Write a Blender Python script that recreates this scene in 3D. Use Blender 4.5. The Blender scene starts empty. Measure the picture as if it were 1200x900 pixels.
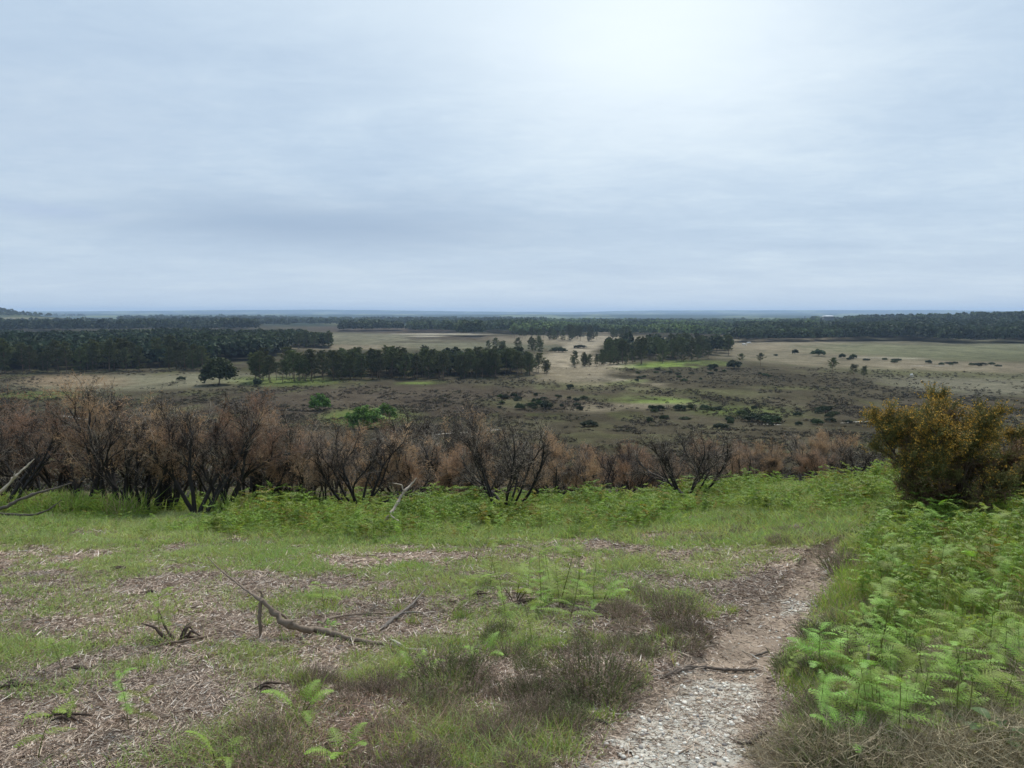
import bpy, math, random
import numpy as np
from mathutils import Vector
R = math.radians
rng = np.random.default_rng(7)
random.seed(7)
sc = bpy.context.scene
COL = sc.collection

# ------------------------------------------------------------------ camera, sky, sun, exposure
CAMZ, PITCH, F = 1.6, 5.26, 890.0           # F: focal length in pixels of a 1200 px wide picture
cam = bpy.data.cameras.new('camera'); camo = bpy.data.objects.new('camera', cam); COL.objects.link(camo)
cam.sensor_width = 36; cam.lens = 36 * F / 1200; cam.clip_end = 60000; cam.clip_start = 0.05
camo.location = (0, 0, CAMZ); camo.rotation_euler = (R(90 - PITCH), 0, 0); sc.camera = camo

SUN_EL, SUN_AZ = 52.0, 14.0                 # azimuth from +Y towards +X
sun = bpy.data.lights.new('sun', 'SUN'); sun.energy = 3.0; sun.angle = R(10); sun.color = (1.0, 0.96, 0.9)
suno = bpy.data.objects.new('sun', sun); COL.objects.link(suno)
sd = Vector((math.sin(R(SUN_AZ)) * math.cos(R(SUN_EL)), math.cos(R(SUN_AZ)) * math.cos(R(SUN_EL)), math.sin(R(SUN_EL))))
suno.rotation_euler = sd.to_track_quat('Z', 'Y').to_euler()

w = bpy.data.worlds.new('World'); sc.world = w; w.use_nodes = True
nt = w.node_tree; nt.nodes.clear()
def N(t, typ, **k):
    n = t.nodes.new(typ)
    for a, b in k.items(): setattr(n, a, b)
    return n
def mth(t, op, a, b=None, c=None, clamp=False):
    n = N(t, 'ShaderNodeMath', operation=op, use_clamp=clamp)
    for i, v in enumerate((a, b, c)):
        if v is None: continue
        if isinstance(v, (int, float)): n.inputs[i].default_value = v
        else: t.links.new(v, n.inputs[i])
    return n.outputs[0]
def mixc(t, f, a, b, blend='MIX'):
    n = N(t, 'ShaderNodeMix', data_type='RGBA', blend_type=blend)
    for s, v in ((n.inputs[0], f), (n.inputs[6], a), (n.inputs[7], b)):
        if hasattr(v, 'is_output'): t.links.new(v, s)
        elif isinstance(v, (int, float)): s.default_value = v
        else: s.default_value = (*v, 1)
    return n.outputs[2]
def ramp(t, v, stops):
    n = N(t, 'ShaderNodeValToRGB'); t.links.new(v, n.inputs[0])
    e = n.color_ramp.elements
    while len(e) < len(stops): e.new(0.5)
    for el, (p, c) in zip(e, stops):
        el.position = p; el.color = (*c, 1) if not isinstance(c, (int, float)) else (c, c, c, 1)
    return n.outputs[0]
def noise(t, vec, scale, detail=4, rough=0.55, dist=0.0, w4=None):
    n = N(t, 'ShaderNodeTexNoise')
    if w4 is not None:
        n.noise_dimensions = '4D'; n.inputs['W'].default_value = w4
    if vec is not None: t.links.new(vec, n.inputs['Vector'])
    n.inputs['Scale'].default_value = scale; n.inputs['Detail'].default_value = detail
    n.inputs['Roughness'].default_value = rough; n.inputs['Distortion'].default_value = dist
    return n.outputs[0]
sky = N(nt, 'ShaderNodeTexSky', sky_type='NISHITA', sun_disc=False)
sky.sun_elevation = R(SUN_EL); sky.sun_rotation = R(SUN_AZ); sky.air_density = 1.0; sky.dust_density = 2.0
bg1 = N(nt, 'ShaderNodeBackground'); bg1.inputs[1].default_value = 0.08
nt.links.new(sky.outputs[0], bg1.inputs[0])
tc = N(nt, 'ShaderNodeTexCoord')
sep = N(nt, 'ShaderNodeSeparateXYZ'); nt.links.new(tc.outputs['Generated'], sep.inputs[0])
X, Y, Z = sep.outputs
zz = mth(nt, 'ADD', mth(nt, 'MAXIMUM', Z, 0.0), 0.10)
cmb = N(nt, 'ShaderNodeCombineXYZ')
nt.links.new(mth(nt, 'DIVIDE', X, zz), cmb.inputs[0])
nt.links.new(mth(nt, 'MULTIPLY', mth(nt, 'DIVIDE', Y, zz), 1.5), cmb.inputs[1])
cv = cmb.outputs[0]
n1 = noise(nt, cv, 0.55, 5, 0.5, 0.3, 3.1)
n2 = noise(nt, cv, 1.6, 6, 0.6, 0.5, 7.7)
n3 = noise(nt, cv, 5.0, 7, 0.62, 1.2, 1.3)
cl = mth(nt, 'ADD', mth(nt, 'ADD', mth(nt, 'MULTIPLY', n1, 0.50), mth(nt, 'MULTIPLY', n2, 0.32)), mth(nt, 'MULTIPLY', n3, 0.18))
# one long darker bank of cloud low ahead, and the thin bright place the sun shines through
def blob(ax, az_w, el, el_w):
    # gaussian in (azimuth, elevation)
    az = mth(nt, 'ARCTAN2', X, Y)
    e = mth(nt, 'ARCSINE', Z)
    # the edges wander with the cloud noise
    a1 = mth(nt, 'DIVIDE', mth(nt, 'SUBTRACT', az, R(ax)), R(az_w))
    e0 = mth(nt, 'SUBTRACT', e, R(el))
    e0 = mth(nt, 'ADD', e0, mth(nt, 'MULTIPLY', mth(nt, 'SUBTRACT', n1, 0.5), 0.10))
    e1 = mth(nt, 'DIVIDE', e0, R(el_w))
    s = mth(nt, 'ADD', mth(nt, 'MULTIPLY', a1, a1), mth(nt, 'MULTIPLY', e1, e1))
    return mth(nt, 'EXPONENT', mth(nt, 'MULTIPLY', s, -1.0))
base = ramp(nt, cl, [(0.38, (0.38, 0.495, 0.64)), (0.50, (0.46, 0.575, 0.70)), (0.62, (0.57, 0.675, 0.765))])
dark1 = blob(-14, 17, 6.6, 2.4)
dark2 = blob(-31, 12, 12.5, 4.5)
dark3 = blob(-31, 3.0, 7.0, 0.5)
br = blob(10, 13, 20, 7.5)
br2 = blob(-3, 26, 24, 9.0)
hz = mth(nt, 'EXPONENT', mth(nt, 'MULTIPLY', mth(nt, 'MAXIMUM', Z, 0.0), -16.0))
c = mixc(nt, mth(nt, 'MULTIPLY', br2, 0.6), base, (0.66, 0.76, 0.84))
c = mixc(nt, mth(nt, 'MULTIPLY', br, 0.8), c, (0.83, 0.91, 0.95))
c = mixc(nt, mth(nt, 'MULTIPLY', dark2, 0.5), c, (0.38, 0.48, 0.62))
c = mixc(nt, mth(nt, 'MULTIPLY', dark1, 0.85), c, (0.25, 0.35, 0.50))
c = mixc(nt, mth(nt, 'MULTIPLY', dark3, 0.6), c, (0.36, 0.46, 0.64))
c = mixc(nt, mth(nt, 'MULTIPLY', hz, 0.7), c, (0.595, 0.67, 0.745))
bg2 = N(nt, 'ShaderNodeBackground'); nt.links.new(c, bg2.inputs[0]); bg2.inputs[1].default_value = 0.93
mx = N(nt, 'ShaderNodeMixShader'); mx.inputs[0].default_value = 0.93
nt.links.new(bg1.outputs[0], mx.inputs[1]); nt.links.new(bg2.outputs[0], mx.inputs[2])
wo = N(nt, 'ShaderNodeOutputWorld'); nt.links.new(mx.outputs[0], wo.inputs[0])

vs = sc.view_settings; vs.view_transform = 'Standard'; vs.look = 'None'; vs.exposure = 0.36; vs.gamma = 1.0; vs.use_curve_mapping = False
cy = sc.cycles; cy.use_denoising = True; cy.max_bounces = 6; cy.diffuse_bounces = 3; cy.transmission_bounces = 3
cy.volume_bounces = 0; cy.transparent_max_bounces = 8; cy.use_adaptive_sampling = True; cy.adaptive_threshold = 0.02
cy.sample_clamp_indirect = 5

# ------------------------------------------------------------------ numpy noise and terrain
def hsh(ix, iy, s):
    h = (ix.astype(np.int64) * 374761393 + iy.astype(np.int64) * 668265263 + s * 1442695041) & 0xffffffff
    h = ((h ^ (h >> 13)) * 1274126177) & 0xffffffff
    return ((h ^ (h >> 16)) & 0xffff) / 65535.0
def vn(x, y, s=0):
    x = np.asarray(x, float); y = np.asarray(y, float)
    ix = np.floor(x); iy = np.floor(y); fx = x - ix; fy = y - iy
    fx = fx * fx * (3 - 2 * fx); fy = fy * fy * (3 - 2 * fy)
    a = hsh(ix, iy, s); b = hsh(ix + 1, iy, s); c_ = hsh(ix, iy + 1, s); d = hsh(ix + 1, iy + 1, s)
    return (a + (b - a) * fx) * (1 - fy) + (c_ + (d - c_) * fx) * fy
def fbm(x, y, s=0, o=4):
    t = 0; a = 0.5; n = 0
    for k in range(o):
        t = t + a * vn(x * 2 ** k + 17.3 * k, y * 2 ** k - 9.1 * k, s + k); n += a; a *= 0.5
    return t / n
def ss(a, b, x):
    t = np.clip((x - a) / (b - a), 0, 1); return t * t * (3 - 2 * t)

_PY = [-3000, -60, -30, 0, 2.5, 5.5, 7.6, 12.3, 14, 16, 20, 30, 45, 80, 130, 180, 230, 300, 400, 20000]
_PD = [-8, -2.0, 0.2, 1.45, 1.62, 2.1, 2.47, 3.3, 3.65, 4.2, 5.3, 7.6, 10.2, 15.6, 22.3, 27.2, 29.6, 30, 30, 30]
def prof(y):
    o = 0
    for k, wgt in ((-1, .25), (0, .5), (1, .25)):
        o = o + wgt * np.interp(y + k * (0.5 + 0.06 * np.abs(y)), _PY, _PD)
    return o
def base_h(x, y):
    x = np.asarray(x, float); y = np.asarray(y, float)
    r = np.hypot(x, y)
    z = CAMZ - prof(y)
    z = z + 0.10 * np.maximum(np.log1p(np.exp((x - 0.8) * 2)) / 2, 0).clip(0, 9) * ss(1.5, 6, y) * (1 - ss(18, 50, y))
    z = z + 0.10 * (fbm(x * 0.7, y * 0.7, 5, 3) - 0.5) * (1 - ss(15, 60, r)) + 0.045 * (fbm(x * 3.1, y * 3.1, 9, 3) - 0.5) * (1 - ss(10, 25, r))
    v = ss(40, 160, y)
    z = z + v * (2.4 * (fbm(x / 90, y / 60, 21, 3) - 0.5) + 0.7 * (fbm(x / 17, y / 17, 22, 3) - 0.5)) * (1 - ss(1500, 3000, r))
    # wooded hill far ahead on one side, low rise on the other, blue ridges beyond
    z = z + 50 * np.exp(-(((x + 1950) / 330) ** 2 + ((y - 2600) / 350) ** 2))
    z = z + 14 * ss(1100, 2000, r) * ss(0.28, 0.6, x / np.maximum(r, 1)) * (y > 0) * (1 - ss(2600, 3600, r))
    for rr, ww, h0, h1, sc_, sd_ in ((4300, 500, 2, 12, 7.0, 31), (6800, 700, 12, 14, 5.5, 32), (10000, 900, 25, 20, 6.0, 33), (14500, 1300, 40, 75, 4.0, 34)):
        th = np.arctan2(x, y)
        crest = h0 + h1 * (fbm(th * sc_ + 10, th * 0 + sd_, sd_, 4))
        if sd_ == 34: crest = crest + 34 * np.exp(-((th + 0.27) / 0.16) ** 2)
        z = z + crest * np.exp(-((r - rr) / ww) ** 2)
    return z
def project(x, y, z):
    th = R(PITCH); dz = z - CAMZ
    d = y * math.cos(th) - dz * math.sin(th); u = y * math.sin(th) + dz * math.cos(th)
    d = np.where(d < 0.05, 0.05, d)
    return 600 + F * x / d, 450 - F * u / d
def ray(px, py):
    th = R(PITCH); px = np.atleast_1d(np.asarray(px, float)); py = np.atleast_1d(np.asarray(py, float))
    u = (450 - py) / F
    return np.stack([(px - 600) / F, math.cos(th) + u * math.sin(th), -math.sin(th) + u * math.cos(th)], 1)
def hit_slow(px, py, hf):
    d = ray(px, py); n = len(d); t = np.geomspace(1.2, 60, 300)
    res = np.full(n, t[-1]); done = np.zeros(n, bool)
    for k in range(1, len(t)):
        q = d * t[k]
        below = (CAMZ + q[:, 2] < hf(q[:, 0], q[:, 1])) & ~done
        if below.any():
            lo = np.full(below.sum(), t[k - 1]); hi = np.full(below.sum(), t[k]); db = d[below]
            for _ in range(12):
                m = (lo + hi) / 2; qq = db * m[:, None]; b = CAMZ + qq[:, 2] < hf(qq[:, 0], qq[:, 1])
                hi = np.where(b, m, hi); lo = np.where(b, lo, m)
            res[below] = hi; done |= below
        if done.all(): break
    q = d * res[:, None]
    return q[:, 0], q[:, 1]
AZ0, AZN = -52.0, 900
azf = np.linspace(-52, 52, AZN, endpoint=False)
rad_ = np.concatenate([np.geomspace(0.35, 30, 400, endpoint=False), np.geomspace(30, 17000, 480)])
TAB = {}
def hit(px, py, hf):
    """where the line of sight through that pixel meets the terrain table (azimuth stays the same along it)"""
    d = ray(px, py); az_ = np.degrees(np.arctan2(d[:, 0], d[:, 1])); sl = d[:, 2] / np.hypot(d[:, 0], d[:, 1])
    f = np.clip((az_ - AZ0) / (104 / AZN), 0, AZN - 1.001); j = f.astype(int); f = f - j
    T_ = TAB['z']; x = np.empty(len(d)); y = np.empty(len(d))
    for s0 in range(0, len(d), 2000):
        e = slice(s0, s0 + 2000); g = T_[:, j[e]] * (1 - f[e]) + T_[:, j[e] + 1] * f[e]
        diff = CAMZ + rad_[:, None] * sl[None, e] - g
        diff[rad_ < 1.2] = 1; neg = diff < 0; k = np.where(neg.any(0), neg.argmax(0), len(rad_) - 1)
        c_ = np.arange(g.shape[1]); d0 = diff[k - 1, c_]; d1 = diff[k, c_]; u = np.clip(d0 / np.where(np.abs(d0 - d1) < 1e-9, 1e-9, d0 - d1), 0, 1)
        r = rad_[k - 1] + (rad_[k] - rad_[k - 1]) * u; x[e] = r * np.sin(np.radians(az_[e])); y[e] = r * np.cos(np.radians(az_[e]))
    return x, y
# footpath: centre line and half width, laid on the slope
_pp = np.array([(935, 808, 132), (900, 806, 124), (860, 810, 108), (820, 822, 92), (790, 840, 66), (760, 866, 56), (740, 884, 54), (715, 910, 48), (700, 930, 44), (685, 945, 38),
                (670, 952, 36), (658, 957, 30), (645, 962, 24), (636, 975, 18), (625, 1000, 12), (612, 1024, 11), (598, 1040, 12), (588, 1048, 10)], float)
_hx, _hy = hit_slow(_pp[:, 1], _pp[:, 0], base_h)
_hx2, _ = hit_slow(_pp[:, 1] + _pp[:, 2], _pp[:, 0], base_h)
PCY = np.concatenate([[-6, 0.5], _hy]); PCX = np.concatenate([[0.4, 0.58], _hx]); PHW = np.concatenate([[0.4, 0.36], np.maximum(_hx2 - _hx, 0.05)])
_o = np.argsort(PCY); PCY, PCX, PHW = PCY[_o], PCX[_o], PHW[_o]
def path_d(x, y):            # 0 on the centre line, 1 at the edge
    return np.abs(x - np.interp(y, PCY, PCX)) / np.interp(y, PCY, PHW) + 6 * np.clip(y - PCY[-1], 0, 9)
def H(x, y):
    z = base_h(x, y)
    m = (np.hypot(x, y) < 16)
    if np.any(m):
        d = path_d(x, y)
        z = z - m * (0.05 + 0.06 * ss(5.5, 7, y)) * (1 - ss(0.6, 1.25, d))
    return z
az = np.concatenate([np.linspace(-180, -52, 44, endpoint=False), azf, np.linspace(52, 180, 44, endpoint=False)])
A_, R_ = np.meshgrid(np.radians(az), rad_)
gx, gy = (R_ * np.sin(A_)).ravel(), (R_ * np.cos(A_)).ravel()
gz = H(gx, gy); na, nr = len(az), len(rad_)
TAB['z'] = gz.reshape(nr, na)[:, 44:44 + AZN]
def P(px, py):
    x, y = hit(px, py, H); return x[0], y[0], float(H(x, y)[0])
def at(px, py, Yd):          # the point at depth Yd seen at that pixel
    d = ray(px, py)[0]; k = Yd / d[1]; return Vector((d[0] * k, Yd, CAMZ + d[2] * k))

# ------------------------------------------------------------------ mesh helpers
def mk(name, V, T=None, Q=None, mats=None, C=None, parent=None, smooth=False, loc=None):
    me = bpy.data.meshes.new(name)
    V = np.asarray(V, np.float32).reshape(-1, 3)
    T = np.zeros((0, 3), np.int32) if T is None else np.asarray(T, np.int32).reshape(-1, 3)
    Q = np.zeros((0, 4), np.int32) if Q is None else np.asarray(Q, np.int32).reshape(-1, 4)
    me.vertices.add(len(V)); me.vertices.foreach_set('co', V.ravel())
    li = np.concatenate([T.ravel(), Q.ravel()]); me.loops.add(len(li)); me.loops.foreach_set('vertex_index', li)
    n = len(T) + len(Q); me.polygons.add(n)
    st = np.concatenate([np.arange(len(T)) * 3, len(T) * 3 + np.arange(len(Q)) * 4]).astype(np.int32)
    tot = np.concatenate([np.full(len(T), 3), np.full(len(Q), 4)]).astype(np.int32)
    me.polygons.foreach_set('loop_start', st); me.polygons.foreach_set('loop_total', tot)
    if smooth: me.polygons.foreach_set('use_smooth', np.ones(n, bool))
    if C is not None:
        a = me.color_attributes.new('Col', 'FLOAT_COLOR', 'POINT')
        c4 = np.ones((len(V), 4), np.float32); c4[:, :3] = C; a.data.foreach_set('color', c4.ravel())
    me.update(calc_edges=True); me.validate()
    if mats: me.materials.append(mats)
    o = bpy.data.objects.new(name, me); COL.objects.link(o)
    if parent is not None: o.parent = parent
    if loc is not None: o.location = loc
    return o
def tag(o, label=None, cat=None, group=None, kind=None):
    if label: o['label'] = label
    if cat: o['category'] = cat
    if group: o['group'] = group
    if kind: o['kind'] = kind
    return o
def empty(name, loc=(0, 0, 0), rz=0):
    o = bpy.data.objects.new(name, None); COL.objects.link(o); o.location = loc; o.rotation_euler = (0, 0, rz); o.empty_display_size = .1
    return o
def copy_tree(o, parent=None):
    c_ = o.copy(); COL.objects.link(c_)
    if parent is not None: c_.parent = parent
    for ch in o.children: copy_tree(ch, c_)
    return c_
class B:
    def __init__(s): s.V = []; s.T = []; s.Q = []; s.C = []; s.n = 0
    def add(s, V, T=None, Q=None, C=None):
        V = np.asarray(V, float).reshape(-1, 3)
        if T is not None and len(T): s.T.append(np.asarray(T) + s.n)
        if Q is not None and len(Q): s.Q.append(np.asarray(Q) + s.n)
        s.V.append(V); s.n += len(V)
        if C is None: C = (1, 1, 1)
        C = np.asarray(C, float)
        s.C.append(np.broadcast_to(C, (len(V), 3)) if C.ndim == 1 else C)
    def build(s, name, mat, parent=None, smooth=False, loc=None):
        return mk(name, np.concatenate(s.V), np.concatenate(s.T) if s.T else None, np.concatenate(s.Q) if s.Q else None, mat, np.concatenate(s.C), parent, smooth, loc)
    def data(s):
        return (np.concatenate(s.V), np.concatenate(s.T) if s.T else np.zeros((0, 3), int), np.concatenate(s.Q) if s.Q else np.zeros((0, 4), int), np.concatenate(s.C))
def nrm(a): return a / np.maximum(np.linalg.norm(a, axis=-1, keepdims=True), 1e-9)
def blades(P0, D, L, W, G, C, tipc=None, flat=None):
    """n thin leaves: base P0, direction D, length L, width W, bend vector G (added at the tip)."""
    n = len(P0); D = nrm(D)
    S = np.cross(D, flat if flat is not None else rng.normal(size=(n, 3))); S = nrm(S) * np.asarray(W).reshape(-1, 1) / 2
    L = np.asarray(L).reshape(-1, 1)
    M = P0 + D * L * 0.55 + G * 0.3; E = P0 + D * L + G
    V = np.stack([P0 - S, P0 + S, M + S * 0.8, M - S * 0.8, E], 1).reshape(-1, 3)
    i = np.arange(n)[:, None] * 5
    Q = i + np.array([[0, 1, 2, 3]]); T = i + np.array([[3, 2, 4]])
    C = np.repeat(np.asarray(C), 5, 0) if np.ndim(C) == 2 else np.broadcast_to(C, (n * 5, 3)).copy()
    if tipc is not None:
        C = C.reshape(n, 5, 3).copy(); C[:, 4] = tipc; C[:, 2:4] = (C[:, 2:4] + tipc[:, None] if np.ndim(tipc) == 2 else C[:, 2:4] + np.asarray(tipc)) / 2; C = C.reshape(-1, 3)
    return V, T, Q, C
def quads(P0, A, Bv, C):
    """n leaf quads centred on P0 with half axes A, Bv"""
    n = len(P0)
    V = np.stack([P0 - A, P0 - Bv, P0 + A, P0 + Bv], 1).reshape(-1, 3)
    Q = np.arange(n)[:, None] * 4 + np.array([[0, 1, 2, 3]])
    return V, None, Q, np.repeat(C, 4, 0)
def tube(b, pts, rad, sides=6, C=(1, 1, 1), cap=True):
    pts = np.asarray(pts, float); m = len(pts)
    rad = np.broadcast_to(rad, (m,)) if np.ndim(rad) == 0 else np.asarray(rad)
    t = nrm(np.gradient(pts, axis=0)); ref = np.array([0.31, 0.22, 0.92]) if abs(t[0][2]) < 0.9 else np.array([1, 0.1, 0])
    u = nrm(np.cross(t, ref)); v = np.cross(t, u)
    a = np.linspace(0, 2 * math.pi, sides, endpoint=False)
    ring = pts[:, None] + rad[:, None, None] * (np.cos(a)[None, :, None] * u[:, None] + np.sin(a)[None, :, None] * v[:, None])
    V = ring.reshape(-1, 3); k = np.arange(sides); k2 = (k + 1) % sides
    Q = np.concatenate([np.stack([i * sides + k, i * sides + k2, (i + 1) * sides + k2, (i + 1) * sides + k], 1) for i in range(m - 1)])
    T = None
    if cap:
        V = np.concatenate([V, pts[-1:] + t[-1:] * rad[-1], pts[:1]])
        T = np.concatenate([np.stack([(m - 1) * sides + k, (m - 1) * sides + k2, np.full(sides, m * sides)], 1), np.stack([k2, k, np.full(sides, m * sides + 1)], 1)])
    b.add(V, T, Q, C)
def wander(p, d, L, n, w, up=0.0, droop=0.0):
    p = np.array(p, float); d = nrm(np.array(d, float)); out = [p.copy()]
    for k in range(n):
        d = nrm(d + np.array([random.gauss(0, w), random.gauss(0, w), random.gauss(0, w) + up - droop * k / n])); p = p + d * L / n; out.append(p.copy())
    return np.array(out), d

# ------------------------------------------------------------------ materials
def mat(name, base=None, rough=0.8, transl=0.0, var=0.15, spec=0.2, nscale=8.0, namt=0.3, bump=0.0, hue=0.0, coord='Object', tcol=(1, 1, 1)):
    """colour = vertex colour (or base) x a little noise x per-copy variation"""
    m = bpy.data.materials.new(name); m.use_nodes = True; t = m.node_tree; t.nodes.clear()
    if base is None:
        a = N(t, 'ShaderNodeVertexColor', layer_name='Col').outputs[0]
    else:
        r_ = N(t, 'ShaderNodeRGB'); r_.outputs[0].default_value = (*base, 1); a = r_.outputs[0]
    tcx = N(t, 'ShaderNodeTexCoord'); nz = noise(t, tcx.outputs[coord], nscale, 4, 0.6)
    f = mth(t, 'ADD', mth(t, 'MULTIPLY', mth(t, 'SUBTRACT', nz, 0.5), 2 * namt), 1.0)
    oi = N(t, 'ShaderNodeObjectInfo')
    f = mth(t, 'MULTIPLY', f, mth(t, 'ADD', mth(t, 'MULTIPLY', mth(t, 'SUBTRACT', oi.outputs['Random'], 0.5), 2 * var), 1.0))
    vm = N(t, 'ShaderNodeVectorMath', operation='SCALE'); t.links.new(a, vm.inputs[0]); t.links.new(f, vm.inputs[3])
    col = vm.outputs[0]
    if hue:
        hs = N(t, 'ShaderNodeHueSaturation'); t.links.new(col, hs.inputs['Color'])
        t.links.new(mth(t, 'ADD', mth(t, 'MULTIPLY', mth(t, 'SUBTRACT', oi.outputs['Random'], 0.5), 2 * hue), 0.5), hs.inputs['Hue']); col = hs.outputs[0]
    p = N(t, 'ShaderNodeBsdfPrincipled'); t.links.new(col, p.inputs['Base Color']); p.inputs['Roughness'].default_value = rough
    p.inputs['Specular IOR Level'].default_value = spec
    if bump:
        bn = N(t, 'ShaderNodeBump'); bn.inputs['Strength'].default_value = 0.8; bn.inputs['Distance'].default_value = bump
        t.links.new(noise(t, tcx.outputs[coord], nscale * 4, 5, 0.65), bn.inputs['Height']); t.links.new(bn.outputs[0], p.inputs['Normal'])
    out = N(t, 'ShaderNodeOutputMaterial'); sh = p.outputs[0]
    if transl:
        tr = N(t, 'ShaderNodeBsdfTranslucent')
        t.links.new(mixc(t, 1.0, col, tcol, 'MULTIPLY'), tr.inputs[0])
        mm = N(t, 'ShaderNodeMixShader'); mm.inputs[0].default_value = transl
        t.links.new(sh, mm.inputs[1]); t.links.new(tr.outputs[0], mm.inputs[2]); sh = mm.outputs[0]
    t.links.new(sh, out.inputs[0]); return m
M_grass = mat('grass_blades', rough=0.6, transl=0.35, var=0, nscale=1.5, namt=0.25, tcol=(1.2, 1.15, 0.6))
M_fern = mat('bracken_green', rough=0.55, transl=0.4, var=0.3, nscale=5, namt=0.25, hue=0.03, tcol=(1.2, 1.15, 0.55))
M_litter = mat('dead_bracken_straw', rough=0.9, var=0, nscale=0.9, namt=0.25)
M_heather = mat('heather_sprigs', rough=0.85, transl=0.15, var=0.2, nscale=6, namt=0.3)
M_bark = mat('dead_wood', rough=0.9, var=0.2, nscale=25, namt=0.45, bump=0.004)
M_char = mat('charred_bark', rough=0.75, var=0.25, nscale=9, namt=0.5, bump=0.006, spec=0.35)
M_twig = mat('scorched_twigs', rough=0.9, transl=0.3, var=0.28, nscale=2.2, namt=0.35, hue=0.012)
M_gorse = mat('gorse_shoots', rough=0.75, transl=0.15, var=0.15, nscale=3, namt=0.3)
M_petal = mat('gorse_petals', rough=0.7, transl=0.3, var=0.05, nscale=6, namt=0.2)
M_pine = mat('pine_needles', rough=0.8, transl=0.22, var=0.38, nscale=0.35, namt=0.5, hue=0.02)
M_leaf = mat('broad_leaves', rough=0.75, transl=0.2, var=0.25, nscale=0.3, namt=0.3, hue=0.02)
M_ptrunk = mat('pine_bark', rough=0.9, var=0.25, nscale=1.5, namt=0.4)
M_wood = mat('woodland_canopy', rough=0.85, transl=0.1, var=0, nscale=0.012, namt=0.35)
M_stone = mat('flint', rough=0.7, var=0.2, nscale=30, namt=0.25, spec=0.35)
M_white = mat('white_coat', rough=0.8, var=0.05, nscale=3, namt=0.1)
M_roof = mat('pale_metal_sheet', rough=0.5, var=0, nscale=1, namt=0.1)

# ------------------------------------------------------------------ ground colours (albedo of the cover, seen or not)
TAN, HEATH, OLIVE, MOSS, PURP, PALE = (.188, .160, .110), (.062, .054, .036), (.10, .10, .050), (.14, .19, .05), (.072, .058, .043), (.33, .30, .23)
WOODC, WOODL = (.035, .05, .032), (.055, .085, .04)
# cx, cy, rx, ry, slope, colour, softness, strength
PATCH = [
 (600, 372, 900, 5.5, 0, WOODC, .4, .9), (760, 380, 260, 6, 0, WOODL, .4, .9), (420, 379, 120, 4, 0, WOODC, .4, .9),
 (40, 374, 60, 2.2, .01, TAN, .5, .9), (195, 388, 50, 2, 0, MOSS, .5, .6), (230, 391, 60, 1.2, 0, TAN, .5, .9),
 (415, 380, 40, 2.5, .03, OLIVE, .4, .9), (455, 387, 95, 4.5, .02, PURP, .3, 1), (500, 382.3, 16, 1.0, 0, PALE, .4, .9), (590, 382, 20, .8, 0, PALE, .5, .6),
 (440, 398, 110, 7, .03, (.14, .132, .088), .3, 1), (520, 391.5, 60, .9, 0, PALE, .4, .8), (560, 396, 80, 3, .0, PURP, .4, .8), (530, 401, 80, .9, 0, PURP, .4, .9), (500, 394, 22, .8, 0, PALE, .4, .7), (560, 406, 100, 5, 0, (.13, .125, .082), .4, .9),
 (395, 407, 90, 3, 0, TAN, .4, .8),
 (690, 398, 110, 6, 0, TAN, .3, 1), (672, 412, 46, 13, -.5, (.25, .215, .155), .3, 1), (695, 430, 72, 13, .12, (.24, .205, .145), .3, 1), (720, 444, 100, 13, .05, TAN, .3, .95), (745, 446, 60, 3, .05, PALE, .7, .3),
 (690, 456, 120, 7, .02, OLIVE, .5, .7), (790, 429, 60, 5.5, -.02, MOSS, .45, .95), (835, 427, 22, 3, 0, MOSS, .5, .7), (770, 444, 45, 3, -.1, MOSS, .7, .7),
 (735, 471, 75, 8, .03, TAN, .4, .8), (740, 468, 75, 4.2, .04, MOSS, .4, .9), (690, 478, 35, 5, .02, TAN, .5, .7),
 (1040, 402, 240, 7, .005, (.14, .132, .085), .4, 1), (1010, 407, 190, 8, .01, TAN, .25, 1), (1100, 411, 150, 12, .02, (.125, .128, .075), .4, .9), (1000, 424, 180, 9, .06, (.16, .14, .095), .3, 1), (1150, 430, 150, 6, .02, TAN, .4, .8), (1080, 401, 80, 4, .01, PURP, .6, .5),
 (920, 398, 80, 4, 0, TAN, .3, 1), (1040, 419.5, 50, 1.2, .02, PALE, .5, .4),
 (1160, 452, 140, 12, .03, (.15, .14, .10), .5, .8), (1100, 438, 130, 4, .04, OLIVE, .6, .6),
 (880, 448, 160, 16, .06, HEATH, .25, 1), (960, 452, 150, 14, .14, HEATH, .25, 1), (840, 460, 60, 4, .02, OLIVE, .6, .7), (930, 455, 50, 2, .02, OLIVE, .6, .7),
 (470, 470, 260, 18, -.02, PURP, .25, .85), (190, 447, 150, 9, -.03, (.16, .15, .10), .4, .9), (90, 447, 60, 7, 0, (.23, .17, .11), .5, .7), (50, 463, 50, 4, 0, MOSS, .6, .5),
 (330, 447, 60, 5, 0, MOSS, .6, .6), (490, 449, 22, 1.4, 0, MOSS, .5, .7), (430, 489, 45, 10, 0, MOSS, .6, .7), (600, 472, 40, 5, .02, OLIVE, .6, .6), (870, 482, 60, 6, .02, MOSS, .8, .4),
 (900, 500, 400, 10, 0, HEATH, .5, .5), (1150, 480, 200, 12, 0, PURP, .5, .6),
]
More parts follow.
